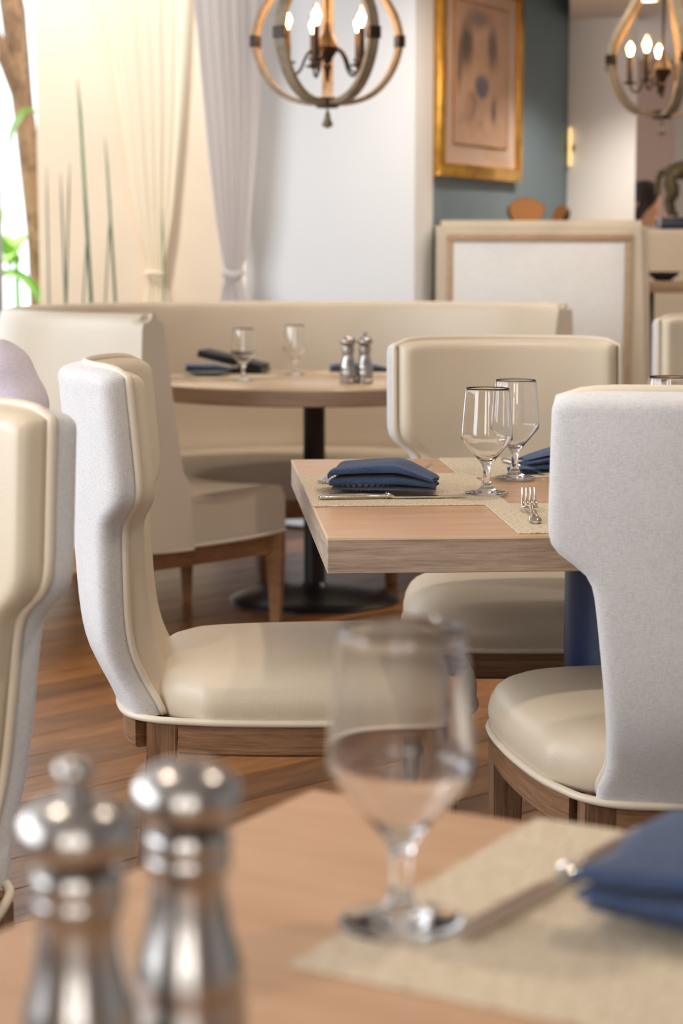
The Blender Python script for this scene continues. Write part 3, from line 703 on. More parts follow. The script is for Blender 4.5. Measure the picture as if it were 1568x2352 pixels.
for x0_, x1_, z0_, z1_ in ((.132, PW_-.137, .127, .135), (.132, PW_-.137, PH_-.10, PH_-.092), (.132, .14, .135, PH_-.10), (PW_-.145, PW_-.137, .135, PH_-.10)):
    mesh_obj('fillet', bm_box(x0_, x1_, -.020, -.0145, z0_, z1_), 'gold', pic, smooth=False)
mesh_obj('glazing', bm_box(fw-.002, PW_-fw+.002, -.026, -.023, fw-.002, PH_-fw+.002), 'pane', pic, smooth=False)
tag(pic, 'gilt framed sepia wash drawing under glass on the blue wall', 'picture')

# ------------------------------------------------------------------ chandeliers
RIB = [(.022, -.200), (.07, -.199), (.12, -.188), (.165, -.163), (.205, -.122), (.233, -.07), (.248, -.02), (.250, .015), (.240, .065), (.217, .11), (.185, .155), (.152, .205), (.122, .26), (.094, .33), (.066, .40), (.048, .44)]
rs = chaikin([(r, z, 0) for r, z in RIB], 2, closed=False)
def make_chandelier(name, loc, a0, candle0, label, glow, cords):
    root = empty(name, loc)
    b_o = bmesh.new()
    for k in range(5):
        a = R(a0+72*k); ca, sa = math.cos(a), math.sin(a); P = []
        for i, (r, z, _) in enumerate(rs):
            p0, p1 = rs[max(i-1, 0)], rs[min(i+1, len(rs)-1)]; tr_, tz = p1[0]-p0[0], p1[1]-p0[1]; l = math.hypot(tr_, tz)
            nr, nz = tz/l, -tr_/l; wd, th = .0185, .008
            row = []
            for s, q in ((-1, 1), (1, 1), (1, -1), (-1, -1)):
                rr, zz = r+nr*th*q, z+nz*th*q
                row.append((rr*ca-s*wd*sa, rr*sa+s*wd*ca, zz))
            P.append(row)
        b = bm_grid(P, wrap_u=True); b.verts.ensure_lookup_table(); b.faces.new([b.verts[i] for i in range(4)]); b.faces.new([b.verts[len(P)*4-4+i] for i in range(4)])
        rib = mesh_obj('rib', b, 'rib_out', root, angle=35)
        bb = bm_box(.236, .262, -.022, .022, -.016, .022, .002, 1); mesh_obj('band', bb, 'bronze', rib, rot=(0, 0, a))
    mesh_obj('hub', bm_lathe([(0, -.182), (.036, -.184), (.038, -.188), (.038, -.214), (.03, -.217), (0, -.217)], 24), 'bronze', root)
    mesh_obj('finial', bm_lathe([(0, -.217), (.003, -.219), (.003, -.226), (.006, -.229), (.009, -.24), (.011, -.252), (.017, -.264), (.0195, -.270), (.015, -.276), (0, -.283)], 20), 'rib_out', root)
    mesh_obj('cap', bm_lathe([(0, .47), (.05, .465), (.055, .44), (.04, .42), (0, .42)], 24), 'bronze', root)
    mesh_obj('rod', bm_tube([(0, 0, .05), (0, 0, .45)], .0055, 8), 'bronze', root)
    mesh_obj('chain', bm_tube([(0, 0, .46), (0, 0, cords)], .006, 8), 'bronze', root)
    mesh_obj('body', bm_lathe([(0, .06), (.008, .055), (.012, .03), (.022, .01), (.036, -.022), (.030, -.04), (.016, -.06), (.010, -.075), (.016, -.085), (.010, -.095), (.005, -.13), (0, -.135)], 24), 'bronze', root)
    for k in range(5):
        a = R(candle0+72*k); ca, sa = math.cos(a), math.sin(a)
        arm = [(.02, -.035), (.05, -.028), (.072, -.055), (.085, -.095), (.105, -.112), (.122, -.10), (.13, -.075)]
        arm = chaikin([(r, z, 0) for r, z in arm], 2, closed=False)
        ar = mesh_obj('arm', bm_tube([(r*ca, r*sa, z) for r, z, _ in arm], .0045, 8), 'bronze', root)
        cd = mesh_obj('candle_sleeve', bm_lathe([(.005, -.08), (.026, -.074), (.028, -.070), (.011, -.066), (.011, .028), (.009, .031), (0, .031)], 16), 'bronze', root, loc=(.13*ca, .13*sa, 0))
        mesh_obj('bulb', bm_lathe([(.007, .031), (.011, .04), (.0165, .056), (.0165, .068), (.011, .084), (.004, .098), (0, .104)], 16), 'bulb_glass', cd)
        mesh_obj('filament', bm_lathe([(0, .034), (.006, .038), (.010, .055), (.009, .070), (.004, .082), (0, .086)], 12), 'bulb', cd)
    tag(root, label, 'chandelier', 'orb chandeliers')
    for k in range(5):
        a = R(candle0+72*k)
        l_ = light('chandelier_bulb_light', 'POINT', (loc[0]+.13*math.cos(a), loc[1]+.13*math.sin(a), loc[2]+.062), glow, (1.0, .48, .16), size=.03)
    return root
make_chandelier('chandelier', (-0.046, 6.5, 1.832), 90, 255, 'wooden orb chandelier above the round table with a hanging finial', 1.5, .965)
make_chandelier('chandelier', (1.268, 7.9, 1.895), 64, 16, 'wooden orb chandelier cropped by the right edge, farther back', 1.5, .90)

# ------------------------------------------------------------------ glassware
GP = [(.0345, .0), (.0352, .0012), (.034, .0024), (.026, .004), (.014, .0068), (.0085, .0125), (.0062, .022), (.0058, .032), (.0066, .043), (.0100, .0495), (.018, .0588), (.026, .0682), (.034, .0776), (.0398, .0844), (.0413, .0885), (.0411, .094), (.0403, .108), (.0385, .13), (.0362, .155), (.0350, .168)]
GI = [(.0341, .1682), (.0354, .155), (.0376, .13), (.0394, .108), (.0404, .094), (.0401, .0890), (.0385, .0852), (.0330, .0787), (.0250, .0693), (.0165, .0596), (.0085, .0535), (0, .052)]
gprof = chaikin([(r, z, 0) for r, z in [(0, 0)]+GP+GI], 1, closed=False)
gme = bm_lathe([(r, z) for r, z, _ in gprof], 40, cap=False)
goblet0 = mesh_obj('goblet', gme, 'glass', angle=180)
goblets = [
    (0.033, 1.059, .7527, 'large blurred stemmed goblet in the close foreground'),
    (0.231, 3.104, .7527, 'stemmed goblet nearer us on the square table, in front of its twin'),
    (0.295, 3.324, .7527, 'stemmed goblet standing just behind another on the square table'),
    (0.570, 3.42, .7527, 'goblet whose rim alone shows above the chair back at right'),
    (-0.320, 6.40, ZR+.0004, 'goblet on the round table in front of the black folder'),
    (-0.160, 6.72, ZR+.0004, 'goblet at the middle of the round table, farther from us'),
]
for i, (x, y, z, lab) in enumerate(goblets):
    g = goblet0 if i == 0 else goblet0.copy()
    if i: COL.objects.link(g)
    g.location = (x, y, z); g.rotation_euler = (0, 0, i); tag(g, lab, 'glass', 'stemmed goblets')

# ------------------------------------------------------------------ pepper and salt mills
def make_mill(knob):
    root = empty('pepper_mill' if knob else 'salt_mill')
    body = [(0, 0), (.0255, 0), (.0265, .002), (.0265, .010), (.0250, .012), (.0250, .020), (.0262, .023), (.0262, .036), (.0248, .040), (.0252, .044), (.0255, .047), (.0250, .052), (.0225, .062), (.0195, .074), (.0175, .086), (.0172, .094), (.0180, .0985), (.0195, .1005), (.0200, .1035), (.0190, .1062), (.0198, .109), (.0200, .113), (.0188, .1165), (.0150, .1185), (0, .1185)]
    mesh_obj('body', bm_lathe(body, 48, cap=False), 'steel', root, angle=35)
    head = [(0, .1185), (.0145, .1187), (.0165, .1205), (.0215, .1235), (.0245, .1285), (.0248, .1335), (.0230, .1395), (.0185, .1445), (.0115, .1478), (.004, .1488), (0, .149)]
    mesh_obj('head', bm_lathe(head, 48, cap=False), 'steel', root, angle=60)
    if knob: mesh_obj('knob', bm_lathe([(0, .1485), (.005, .1487), (.0045, .1515), (.007, .154), (.0085, .158), (.0075, .162), (.004, .1648), (0, .1652)], 24, cap=False), 'steel', root, angle=60)
    return root
pep, salt = make_mill(True), make_mill(False)
pep.location = (-0.111, 0.796, .7502); tag(pep, 'blurred steel mill with small top knob, bottom left foreground', 'pepper mill', 'steel mills')
salt.location = (-0.069, 0.853, .7502); tag(salt, 'blurred knobless steel shaker beside the foreground pepper mill', 'salt shaker', 'steel mills')
p2, s2 = copy_tree(pep), copy_tree(salt)
p2.location = (0.074, 6.23, ZR+.0004); tag(p2, 'small steel mill with top knob on the round table', 'pepper mill', 'steel mills')
s2.location = (0.021, 6.22, ZR+.0004); tag(s2, 'small knobless steel shaker on the round table', 'salt shaker', 'steel mills')

# ------------------------------------------------------------------ place settings
def placemat(x, y, w_, d_, rz, mat, label, z=.7503):
    o = mesh_obj('placemat', bm_box(-w_/2, w_/2, -d_/2, d_/2, 0, .0021, .0006, 1), mat, loc=(x, y, z), rot=(0, 0, R(rz)), smooth=False)
    tag(o, label, 'placemat', 'woven placemats'); return o
def sqp(x, y): v = Matrix.Rotation(R(4.1), 4, 'Z') @ Vector((x, y, 0)); return (v.x-.019, v.y+2.613)
placemat(*sqp(.150, .560), .302, .446, 4.1, 'placemat_a', 'straw placemat under the folded napkin and knife, left side of square table')
placemat(*sqp(.485, .182), .445, .325, 4.1, 'placemat_b', 'flecked placemat under the lone fork, near side of square table', z=.7501)
placemat(*sqp(.500, .880), .445, .335, 4.1, 'placemat_b', 'flecked placemat behind the goblets, far side of square table', z=.7501)
nm = Vector((-0.028, .996, 0)); nl = U*.225+V*.158; c_ = nm+nl
placemat(c_.x, c_.y, .45, .316, -30, 'placemat_a', 'blurred straw placemat in the close foreground')
placemat(-0.40, 6.60, .32, .30, 30, 'placemat_a', 'placemat on the left of the round table', z=ZR+.0003)
placemat(0.12, 6.80, .40, .28, -15, 'placemat_a', 'placemat at the far right of the round table', z=ZR+.0003)

def bm_plate(r):
    pr = [(0, .003), (r*.55, .003), (r*.62, .005), (r*.9, .013), (r, .017), (r*1.0, .0185), (r*.97, .0185), (r*.88, .0155), (r*.62, .0075), (r*.5, .0062), (0, .0062)]
    return bm_lathe(pr, 72, cap=False)
def plate(x, y, z, r, label):
    o = mesh_obj('side_plate', bm_plate(r), 'plate', loc=(x, y, z), angle=60); tag(o, label, 'plate', 'side plates'); return o
plate(.036, 3.148, .7525, .072, 'small fine-lined plate under the folded napkin on the square table')
plate(.262, 1.062, .7525, .085, 'blurred plate edge under the napkin in the close foreground')
plate(-.452, 6.62, ZR+.0025, .08, 'small plate under the folded napkin on the round table')

def napkin_mesh(w_, d_, h_, seed=0, taper=.35, slope=0.0):
    """cloth folded in a zigzag of layers, near edge showing the folds"""
    rnd = random.Random(seed); n = 28; layers = 5; P = []
    sec = []
    for k in range(layers):
        z = (k+.5)/layers; dirn = 1 if k % 2 == 0 else -1
        ins = 0.012*(k % 3)
        for q in range(9): sec.append((dirn*(-.5+q/8)*(1-ins*2), z))
        if k < layers-1:
            for a in (30, 90, 150): sec.append((dirn*(.5+.035*math.sin(R(a)))*(1-ins*2), z+(1-math.cos(R(a)))*.5/layers))
    ph = [rnd.uniform(0, 6) for _ in range(4)]
    for i in range(n+1):
        t = i/n; x = (t-.5)*w_
        e = max(0.0, (t-.62)/.38); e0 = max(0, (.06-t)/.06)
        ds = 1-taper*e**1.4-.05*e0; hs = (1-.50*e**1.2)*(1-.25*e0*e0)
        row = []
        for s, z in sec:
            wob = .003*math.sin(7*t+ph[0]+z*3)+.0035*math.sin(15*t*z+ph[1])
            bul = 1+.16*math.sin(math.pi*t)*(z)*math.cos(s*2.2)+.06*math.sin(5*t+ph[2])*z
            yy = s*d_*ds*(1-.05*z)+wob+slope*x*z
            row.append((x+.004*math.sin(9*s+ph[3])*z+.006*(z-.5)*math.sin(4*s+ph[0]), yy, z*h_*hs*bul+ .10*h_*z*s*(1-t)))
        P.append(row)
    b = bm_grid(P)
    return b
def napkin(x, y, z, w_, d_, h_, rz, label, seed, mat='navy', taper=.35, tilt=(0, 0)):
    o = mesh_obj('napkin', napkin_mesh(w_, d_, h_, seed, taper), mat, loc=(x, y, z), rot=(tilt[0], tilt[1], R(rz)), angle=180)
    md = o.modifiers.new('cloth', 'SOLIDIFY'); md.thickness = .0016; md.offset = 0
    ms = o.modifiers.new('soft', 'SUBSURF'); ms.levels = 1; ms.render_levels = 1
    tag(o, label, 'napkin', 'navy napkins'); return o
napkin(.070, 3.112, .7600, .166, .116, .042, -8, 'navy folded napkin on the lined plate, left of square table', 1)
napkin(.415, 3.47, .755, .19, .12, .038, 186, 'navy folded napkin behind the goblets, half hidden by the chair', 2, taper=.55)
napkin(.242, 1.056, .7625, .185, .135, .032, -30, 'big blurred navy napkin at the right edge of the foreground', 3, taper=.1)
napkin(-.448, 6.60, ZR+.018, .15, .10, .024, 3, 'blue grey folded napkin at the left of the round table', 4, 'navy_light')
napkin(.06, 6.86, ZR+.004, .20, .08, .026, -4, 'navy folded napkin behind the mills on the round table', 5, 'navy_light')
napkin(.318, 3.40, .7535, .05, .035, .010, 30, 'small navy napkin corner beside the goblet feet', 6)

def make_knife(name, label, x, y, z, rz):
    root = empty(name, (x, y, z), R(rz))
    h = [(0, 0, .004), (.004, 0, .0045), (.02, 0, .005), (.07, 0, .0055), (.10, 0, .005), (.106, 0, .0055), (.112, 0, .0055), (.118, 0, .004)]
    rad = [.003, .0058, .0062, .0056, .0046, .0062, .0062, .0035]
    mesh_obj('handle', bm_tube(h, rad, 12, flat=(1.25, .75)), 'cutlery', root, angle=60)
    outl = [(.114, -.004), (.135, -.0085), (.19, -.0095), (.222, -.007), (.237, .001), (.234, .005), (.20, .0065), (.14, .0062), (.114, .004)]
    bl = bm_prism([(a, b_) for a, b_ in outl], .0022, .0038); mesh_obj('blade', bl, 'cutlery', root, smooth=False)
    mesh_obj('ring', bm_tube([(.106+.0, .0075*math.cos(t), .005+.0055*math.sin(t)) for t in [k*math.pi/6 for k in range(12)]], .0013, 6, closed=True), 'cutlery', root)
    tag(root, label, 'knife', 'table knives'); return root
make_knife('table_knife', 'steel knife lying before the folded napkin on the square table', -.036, 3.020, .7527, 7)
make_knife('table_knife', 'knife half hidden behind the goblet feet on the far placemat', .300, 3.60, .7525, -78)
make_knife('table_knife', 'blurred knife crossing the foreground placemat toward the goblet foot', .196, 1.222, .7527, 236)
def make_fork(name, label, x, y, z, rz):
    root = empty(name, (x, y, z), R(rz))
    pth = [(0, 0, .003), (.01, 0, .0045), (.06, 0, .005), (.09, 0, .0065), (.115, 0, .011), (.13, 0, .010)]
    mesh_obj('handle', bm_tube(pth, [.004, .0075, .0062, .0035, .003, .004], 12, flat=[(1.2, .5), (1.2, .5), (1.1, .5), (1, .6), (1.1, .6), (1.9, .5)]), 'cutlery', root, angle=60)
    for k, yy in enumerate((-.0096, -.0032, .0032, .0096)):
        mesh_obj('tine', bm_tube([(.127, yy*.55, .010), (.134, yy, .0075), (.15, yy, .0065), (.175, yy, .014), (.197, yy*.96, .029)], [.0022, .0022, .002, .0018, .0008], 8, flat=(1.1, .7)), 'cutlery', root)
    mesh_obj('shoulder', bm_tube([(.124, 0, .0102), (.131, 0, .0088), (.139, 0, .0068)], [.004, .009, .0115], 12, flat=(1, .16)), 'cutlery', root)
    tag(root, label, 'fork', 'table forks'); return root
make_fork('table_fork', 'steel fork with upturned tines on the near flecked placemat', .274, 2.736, .7525, 88)
make_fork('table_fork', 'fork peeking out behind the folded napkin, tip raised to the right', -.040, 3.243, .7535, 12)
make_fork('table_fork', 'small fork tip by the napkin on the round table', -.53, 6.655, ZR+.02, 4)

# black folder standing tilted on the round table
fd = empty('menu_folder', (-.375, 6.80, ZR+.0026), R(-10))
mesh_obj('cover', bm_box(-.11, .11, -.075, .075, 0, .014, .002, 2), 'screen', fd)
mesh_obj('cover', bm_box(-.225, 0, -.075, .075, -.012, .012, .002, 2), 'screen', fd, rot=(0, R(13), 0), loc=(.111, 0, .018))
mesh_obj('spine', bm_tube([(.113, -.075, .010), (.113, .075, .010)], .006, 8), 'leather_dark', fd)
tag(fd, 'black half-open folder on the round table behind a goblet', 'folder')

# ------------------------------------------------------------------ items beyond the tall booth
lg = mesh_obj('wall_ledge', bm_box(0, .95, -.30, 0, 1.20, 1.275, .004), 'inset_wood', loc=on_side(.62, -.006)+U*.012, rot=(0, 0, math.atan2(V.y, V.x))); tag(lg, 'wooden ledge on the blue wall behind the tall booth', 'shelf')
def log_slice(x, y, z, r, th, rz, tilt, label, sx=1.0):
    root = empty('log_slice', (x, y, z)); root.rotation_euler = (R(tilt), 0, R(rz))
    pts = [(sx*r*(1+.02*math.sin(3*a+1)+.012*math.sin(5*a))*math.cos(a), r*(1+.02*math.sin(3*a+1)+.012*math.sin(5*a))*math.sin(a)) for a in [2*math.pi*k/36 for k in range(36)]]
    b = bmesh.new(); P = [[(x_, yy, z_+r) for x_, z_ in pts] for yy in (-th/2, th/2)]
    b = bm_grid(P, wrap_u=True); mesh_obj('bark', b, 'log_bark', root)
    for yy in (-th/2-.0005, th/2+.0005):
        b = bmesh.new(); b.faces.new([b.verts.new((x_*.97, 0, z_*.97)) for x_, z_ in pts]); mesh_obj('cut_face', b, 'log_face', root, smooth=False, loc=(0, yy, r))
    tag(root, label, 'log slice', 'decorative log slices'); return root
log_slice(.795, 8.52, 1.2752, .058, .03, 8, -12, 'larger round log slice standing above the tall booth', 1.38)
log_slice(.955, 8.72, 1.2752, .045, .03, -62, -18, 'small dark log slice leaning at the right of the larger one')

sc_ = empty('wall_sconce', (1.066, 9.288, 1.56)); mesh_obj('glow_tube', bm_lathe([(0, 0), (.007, .004), (.008, .05), (.008, .13), (.007, .176), (0, .18)], 16), 'sconce_glow', sc_)  # added glowing tube imitates the pool of light at the pillar edge
mesh_obj('bracket', bm_box(-.012, .012, 0, .05, .07, .10, .002), 'bronze', sc_, rot=(0, 0, R(-30)))  # made-up mount for the glowing tube
tag(sc_, 'slim glowing wall sconce at the corner of the white pillar', 'sconce')
dl = empty('recessed_downlight', (1.31, 8.60, 2.2345)); mesh_obj('trim_ring', bm_lathe([(.055, 0), (.055, -.006), (.043, -.008), (.043, 0)], 32, cap=False), 'white_shade', dl); mesh_obj('lens', bm_lathe([(0, -.004), (.043, -.004), (.043, 0), (0, 0)], 32, cap=False), 'downlight', dl)
tag(dl, 'glowing recessed ceiling light above the cropped chandelier', 'ceiling light')

lp = mesh_obj('low_partition', bm_box(1.44, 3.2, 9.36, 9.50, 0, 1.272, .02, 3), 'leather_booth'); tag(lp, 'cream upholstered low partition at the far right', 'partition')
bt = empty('high_table', (1.80, 8.75, 0))
mesh_obj('table_top', bm_box(-.50, .5, -.25, .25, .985, 1.034, .003), 'round_edge', bt); mesh_obj('pedestal', bm_box(-.465, -.415, -.02, .02, .02, .985, .002), 'black_metal', bt); mesh_obj('pedestal', bm_box(.415, .465, -.02, .02, .02, .985, .002), 'black_metal', bt)
mesh_obj('foot_plate', bm_box(-.5, .5, -.05, .05, 0, .02, .004), 'black_metal', bt); tag(bt, 'high wooden table with black legs right of the tall booth', 'table')
bo = mesh_obj('serving_bowl', bm_lathe([(0, .0), (.035, 0), (.04, .006), (.062, .022), (.075, .040), (.0725, .040), (.058, .024), (.035, .010), (0, .008)], 36, cap=False), 'teal_black', loc=(1.412, 8.66, 1.0345), angle=60); tag(bo, 'small dark bowl on the high table at the right edge', 'bowl')

# bronze horse, hindquarters in frame
hz0 = 1.324
hs = empty('horse_statue', (1.56, 9.43, 1.2722))
pb = mesh_obj('plinth', bm_box(-.05, .36, -.06, .06, 0, .053, .003), 'teal_black', hs)
hv = [(0, 0, .235), (.07, 0, .24), (.15, 0, .235), (.22, 0, .245), (.26, 0, .285), (.29, 0, .335), (.325, 0, .335), (.355, 0, .31),
      (-.005, -.028, .195), (.0, -.030, .135), (-.020, -.030, .105), (-.008, -.030, .065), (.008, -.03, .052),
      (-.005, .028, .195), (.03, .030, .14), (.012, .030, .108), (.022, .030, .065), (.04, .03, .052),
      (.225, -.025, .19), (.232, -.025, .12), (.225, -.025, .065), (.24, -.025, .052),
      (.225, .025, .19), (.215, .025, .12), (.205, .025, .065), (.22, .025, .052),
      (-.035, 0, .23), (-.05, 0, .19), (-.045, 0, .13)]
he = [(0, 1), (1, 2), (2, 3), (3, 4), (4, 5), (5, 6), (6, 7), (0, 8), (8, 9), (9, 10), (10, 11), (11, 12), (0, 13), (13, 14), (14, 15), (15, 16), (16, 17), (3, 18), (18, 19), (19, 20), (20, 21), (3, 22), (22, 23), (23, 24), (24, 25), (0, 26), (26, 27), (27, 28)]
hr = [.056, .052, .054, .05, .034, .028, .026, .017, .036, .02, .012, .010, .012, .036, .02, .012, .010, .012, .026, .014, .010, .012, .026, .014, .010, .012, .016, .014, .008]
ho = skin_mesh('horse', hv, he, hr, 'statue', hs, sub=2); ho.scale = (1.2, 1.2, 1.2)
tag(hs, 'bronze horse statue on dark plinth cropped by the right edge', 'statue')

# ------------------------------------------------------------------ people
def head_mesh(name, mat, parent, loc, rot, s=1.0):
    """egg-shaped head facing -y with brow, eye sockets, nose, mouth, chin"""
    b = bmesh.new(); P = []; nz, nu = 34, 40
    for i in range(nz+1):
        t = i/nz; z = -.115+.235*t; q = (z-.01)/.125
        rr = math.sqrt(max(0, 1-min(1, abs(q))**2.4)); rx, ry = .075*rr, .095*rr
        if z < -.02: rx *= 1-.9*abs(z+.02)*2.2; ry *= 1-.4*abs(z+.02)
        row = []
        for j in range(nu):
            a = 2*math.pi*j/nu; x, y = rx*math.sin(a), -ry*math.cos(a)
            f = max(0, math.cos(a))
            def g(cx, cz, sx, sz): return math.exp(-((x-cx)/sx)**2-((z-cz)/sz)**2)*f
            y -= .024*g(0, -.025, .011, .02)+.012*g(0, .0, .008, .02)+.007*g(0, -.058, .025, .008)+.01*g(0, -.10, .025, .015)+.006*g(0, .03, .05, .012)
            y += .009*(g(-.03, .012, .016, .011)+g(.03, .012, .016, .011))
            row.append((x, y, z))
        P.append(row)
    b = bm_grid(P, wrap_u=True)
    for sx in (-1, 1):
        bm_tube([(sx*.074, .0, -.03), (sx*.083, .008, -.01), (sx*.085, .012, .015), (sx*.078, .004, .028)], [.006, .010, .012, .006], 8, bm=b)
    o = mesh_obj(name, b, mat, parent, loc=loc, rot=rot, angle=180); o.scale = (s, s, s); return o
def hair_mesh(parent, mat, loc, rot, length=.16, s=1.0):
    P = []; nz, nu = 22, 36
    for i in range(nz+1):
        t = i/nz; row = []
        for j in range(nu+1):
            a = R(62)+R(236)*j/nu if t > .42 else R(0)+R(360)*j/nu
            if t <= .42:
                p = t/.42; el = (1-p)*math.pi/2; r = math.cos(el); k = 1.13
                fx = .075*k*r; fy = .095*k*r; z = .01+.125*1.1*math.sin(el)*(1)+.0
                a = R(62)*p+ (R(360)-R(124)*p)*j/nu
            else:
                p = (t-.42)/.58; fx = .075*(1.13+.05*math.sin(p*3)); fy = .095*(1.13-.08*p); z = .01-p*length
            wv = 1+.02*math.sin(11*a)+.01*math.sin(23*a+t*4)
            row.append((fx*wv*math.sin(a), -fy*wv*math.cos(a)+.006*t, z))
        P.append(row)
    o = mesh_obj('hair', bm_grid(P), mat, parent, loc=loc, rot=rot, angle=180, recalc=False); o.scale = (s, s, s)
    md = o.modifiers.new('thick', 'SOLIDIFY'); md.thickness = .012; md.offset = 1
    return o
def eyes(parent, loc, s=1.0, rz=0):
    for sx in (-1, 1):
        b = bm_lathe([(0, -.010), (.007, -.007), (.010, 0), (.007, .007), (0, .010)], 12, cap=False)
        mesh_obj('eye', b, 'white_shade', parent, loc=(loc[0]+sx*.03*s, loc[1]-.081*s, loc[2]+.012*s))
# seated person in a lilac shirt, facing the camera; only one shoulder is in the frame (local -y is forward)
pe = empty('person', (-0.795, 3.60, 0)); pe.rotation_euler = (0, 0, R(-8))
bv = [(0, .06, .56), (0, .05, .68), (0, .03, .82), (0, .02, .93), (0, .01, 1.00), (0, -.01, 1.06), (0, -.02, 1.12),
      (.15, .03, .945), (.195, .02, .90), (.215, .0, .76), (.19, -.13, .66), (.16, -.22, .64),
      (-.15, .03, .945), (-.195, .02, .90), (-.215, .0, .76), (-.19, -.13, .66), (-.16, -.22, .64),
      (.09, .0, .57), (.11, -.22, .575), (.12, -.40, .56), (.12, -.40, .30), (.12, -.40, .07), (.12, -.50, .035),
      (-.09, .0, .57), (-.11, -.22, .575), (-.12, -.40, .56), (-.12, -.40, .30), (-.12, -.40, .07), (-.12, -.50, .035)]
be = [(0, 1), (1, 2), (2, 3), (3, 4), (4, 5), (5, 6), (3, 7), (7, 8), (8, 9), (9, 10), (10, 11), (3, 12), (12, 13), (13, 14), (14, 15), (15, 16), (0, 17), (17, 18), (18, 19), (19, 20), (20, 21), (21, 22), (0, 23), (23, 24), (24, 25), (25, 26), (26, 27), (27, 28)]
br = [(.14, .10), (.12, .09), (.13, .095), (.12, .085), (.06, .055), (.05, .05), (.05, .05), .058, .052, .042, .036, .028, .058, .052, .042, .036, .028, .085, .08, .06, .052, .04, .035, .085, .08, .06, .052, .04, .035]
body = skin_mesh('body', bv, be, br, 'skin', pe)
nsh = 17
sv = [bv[i] for i in (0, 1, 2, 3, 7, 8, 9, 12, 13, 14)]; sv[3] = (0, .02, .925); sv[6] = (.214, .005, .74); sv[9] = (-.214, .005, .74)
se = [(0, 1), (1, 2), (2, 3), (3, 4), (4, 5), (5, 6), (3, 7), (7, 8), (8, 9)]
sr = [(.16, .12), (.142, .11), (.152, .117), (.135, .105), .072, .068, .062, .072, .068, .062]
sh = skin_mesh('shirt', sv, se, sr, 'lilac', pe, sub=3)
for v in sh.data.vertices:                    # soft creases and a set-in sleeve seam
    c = v.co; k = abs(abs(c.x)-.15-.25*(c.z-.93))
    v.co += v.normal*(.0045*math.sin(38*c.x+22*c.z+9*c.y)+.003*math.sin(61*c.z-30*c.x) - .007*math.exp(-(k/.010)**2))
pv = [bv[i] for i in (0, 17, 18, 19, 20, 21, 23, 24, 25, 26, 27)]; skin_mesh('trousers', pv, [(0, 1), (1, 2), (2, 3), (3, 4), (4, 5), (0, 6), (6, 7), (7, 8), (8, 9), (9, 10)], [(.15, .11), .098, .092, .072, .064, .055, .098, .092, .072, .064, .055], 'denim', pe)
head_mesh('head', 'skin', body, (0, -.035, 1.235), (0, 0, 0)); hair_mesh(body, 'hair_auburn', (0, -.035, 1.235), (0, 0, 0), .10); eyes(body, (0, -.035, 1.235))
def hand(parent, x, y, z, sx):
    v = [(x, y, z), (x, y-.05, z-.005), (x, y-.085, z-.01)]; e = [(0, 1), (1, 2)]; r = [(.026, .016), (.036, .014), (.036, .012)]
    for k, (o_, l_) in enumerate(((-.028, .05), (-.010, .062), (.010, .058), (.028, .044))):
        i0 = len(v); v += [(x+o_, y-.095, z-.010), (x+o_, y-.095-l_*.55, z-.012), (x+o_, y-.095-l_, z-.024)]; e += [(2, i0), (i0, i0+1), (i0+1, i0+2)]; r += [.0095, .009, .007]
    i0 = len(v); v += [(x-sx*.04, y-.05, z-.008), (x-sx*.055, y-.085, z-.014)]; e += [(1, i0), (i0, i0+1)]; r += [.011, .008]
    skin_mesh('hand', v, e, r, 'skin', parent, sub=1)
hand(body, .158, -.235, .64, 1); hand(body, -.158, -.235, .64, -1)
tag(pe, 'seated person in a pale lilac shirt, only one shoulder in frame at left', 'person')
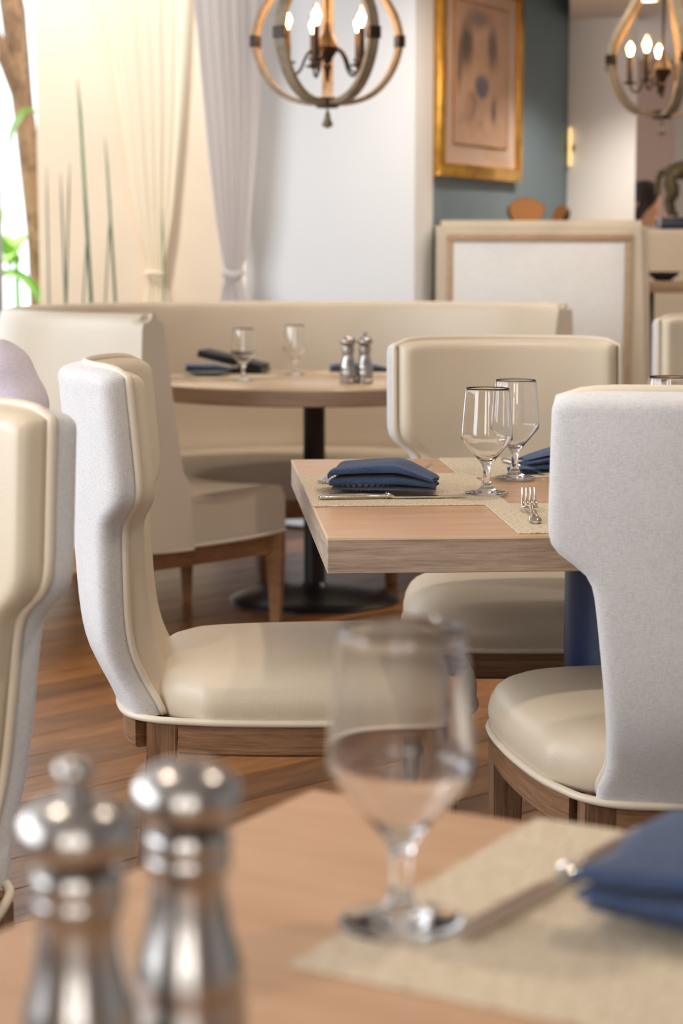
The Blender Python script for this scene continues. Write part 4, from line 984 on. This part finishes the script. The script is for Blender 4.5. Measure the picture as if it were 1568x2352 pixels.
# standing person behind the partition, dark hair, turned to the right and bowed
p3 = empty('person', (1.37, 10.02, 0)); p3.rotation_euler = (0, 0, R(75))
bv = [(0, .05, .78), (0, .04, .92), (0, .01, 1.06), (0, -.03, 1.17), (0, -.055, 1.235), (0, -.085, 1.29),
      (.13, -.02, 1.17), (.18, -.02, 1.12), (.20, -.05, .95), (.17, -.20, .87), (.13, -.30, .90),
      (-.13, -.02, 1.17), (-.18, -.02, 1.12), (-.20, -.05, .95), (-.17, -.20, .87), (-.13, -.30, .90),
      (.08, .05, .74), (.09, .02, .42), (.09, .04, .08), (.09, -.06, .03), (-.08, .05, .74), (-.09, .02, .42), (-.09, .04, .08), (-.09, -.06, .03)]
be = [(0, 1), (1, 2), (2, 3), (3, 4), (4, 5), (3, 6), (6, 7), (7, 8), (8, 9), (9, 10), (3, 11), (11, 12), (12, 13), (13, 14), (14, 15), (0, 16), (16, 17), (17, 18), (18, 19), (0, 20), (20, 21), (21, 22), (22, 23)]
br = [(.14, .10), (.11, .08), (.12, .085), (.10, .07), (.05, .05), (.046, .046), .05, .046, .036, .032, .026, .05, .046, .036, .032, .026, .085, .055, .04, .03, .085, .055, .04, .03]
b3 = skin_mesh('body', bv, be, br, 'skin', p3)
idx = (0, 1, 2, 3, 6, 7, 8, 9, 11, 12, 13, 14); mp_ = {k: i for i, k in enumerate(idx)}
skin_mesh('shirt', [bv[i] for i in idx], [(mp_[a], mp_[c]) for a, c in be if a in mp_ and c in mp_], [(.155, .115), (.125, .095), (.135, .1), (.115, .085), .062, .058, .048, .044, .062, .058, .048, .044], 'navy_shirt', p3)
idx = (0, 16, 17, 18, 20, 21, 22); mp_ = {k: i for i, k in enumerate(idx)}
skin_mesh('trousers', [bv[i] for i in idx], [(mp_[a], mp_[c]) for a, c in be if a in mp_ and c in mp_], [(.15, .11), .095, .068, .055, .095, .068, .055], 'denim', p3)
head_mesh('head', 'skin', b3, (0, -.13, 1.385), (R(28), 0, 0)); hair_mesh(b3, 'hair', (0, -.13, 1.385), (R(28), 0, 0), .2)
hand(b3, .13, -.30, .90, 1); hand(b3, -.13, -.30, .90, -1)
tag(p3, 'dark-haired person in navy behind the far right partition', 'person')
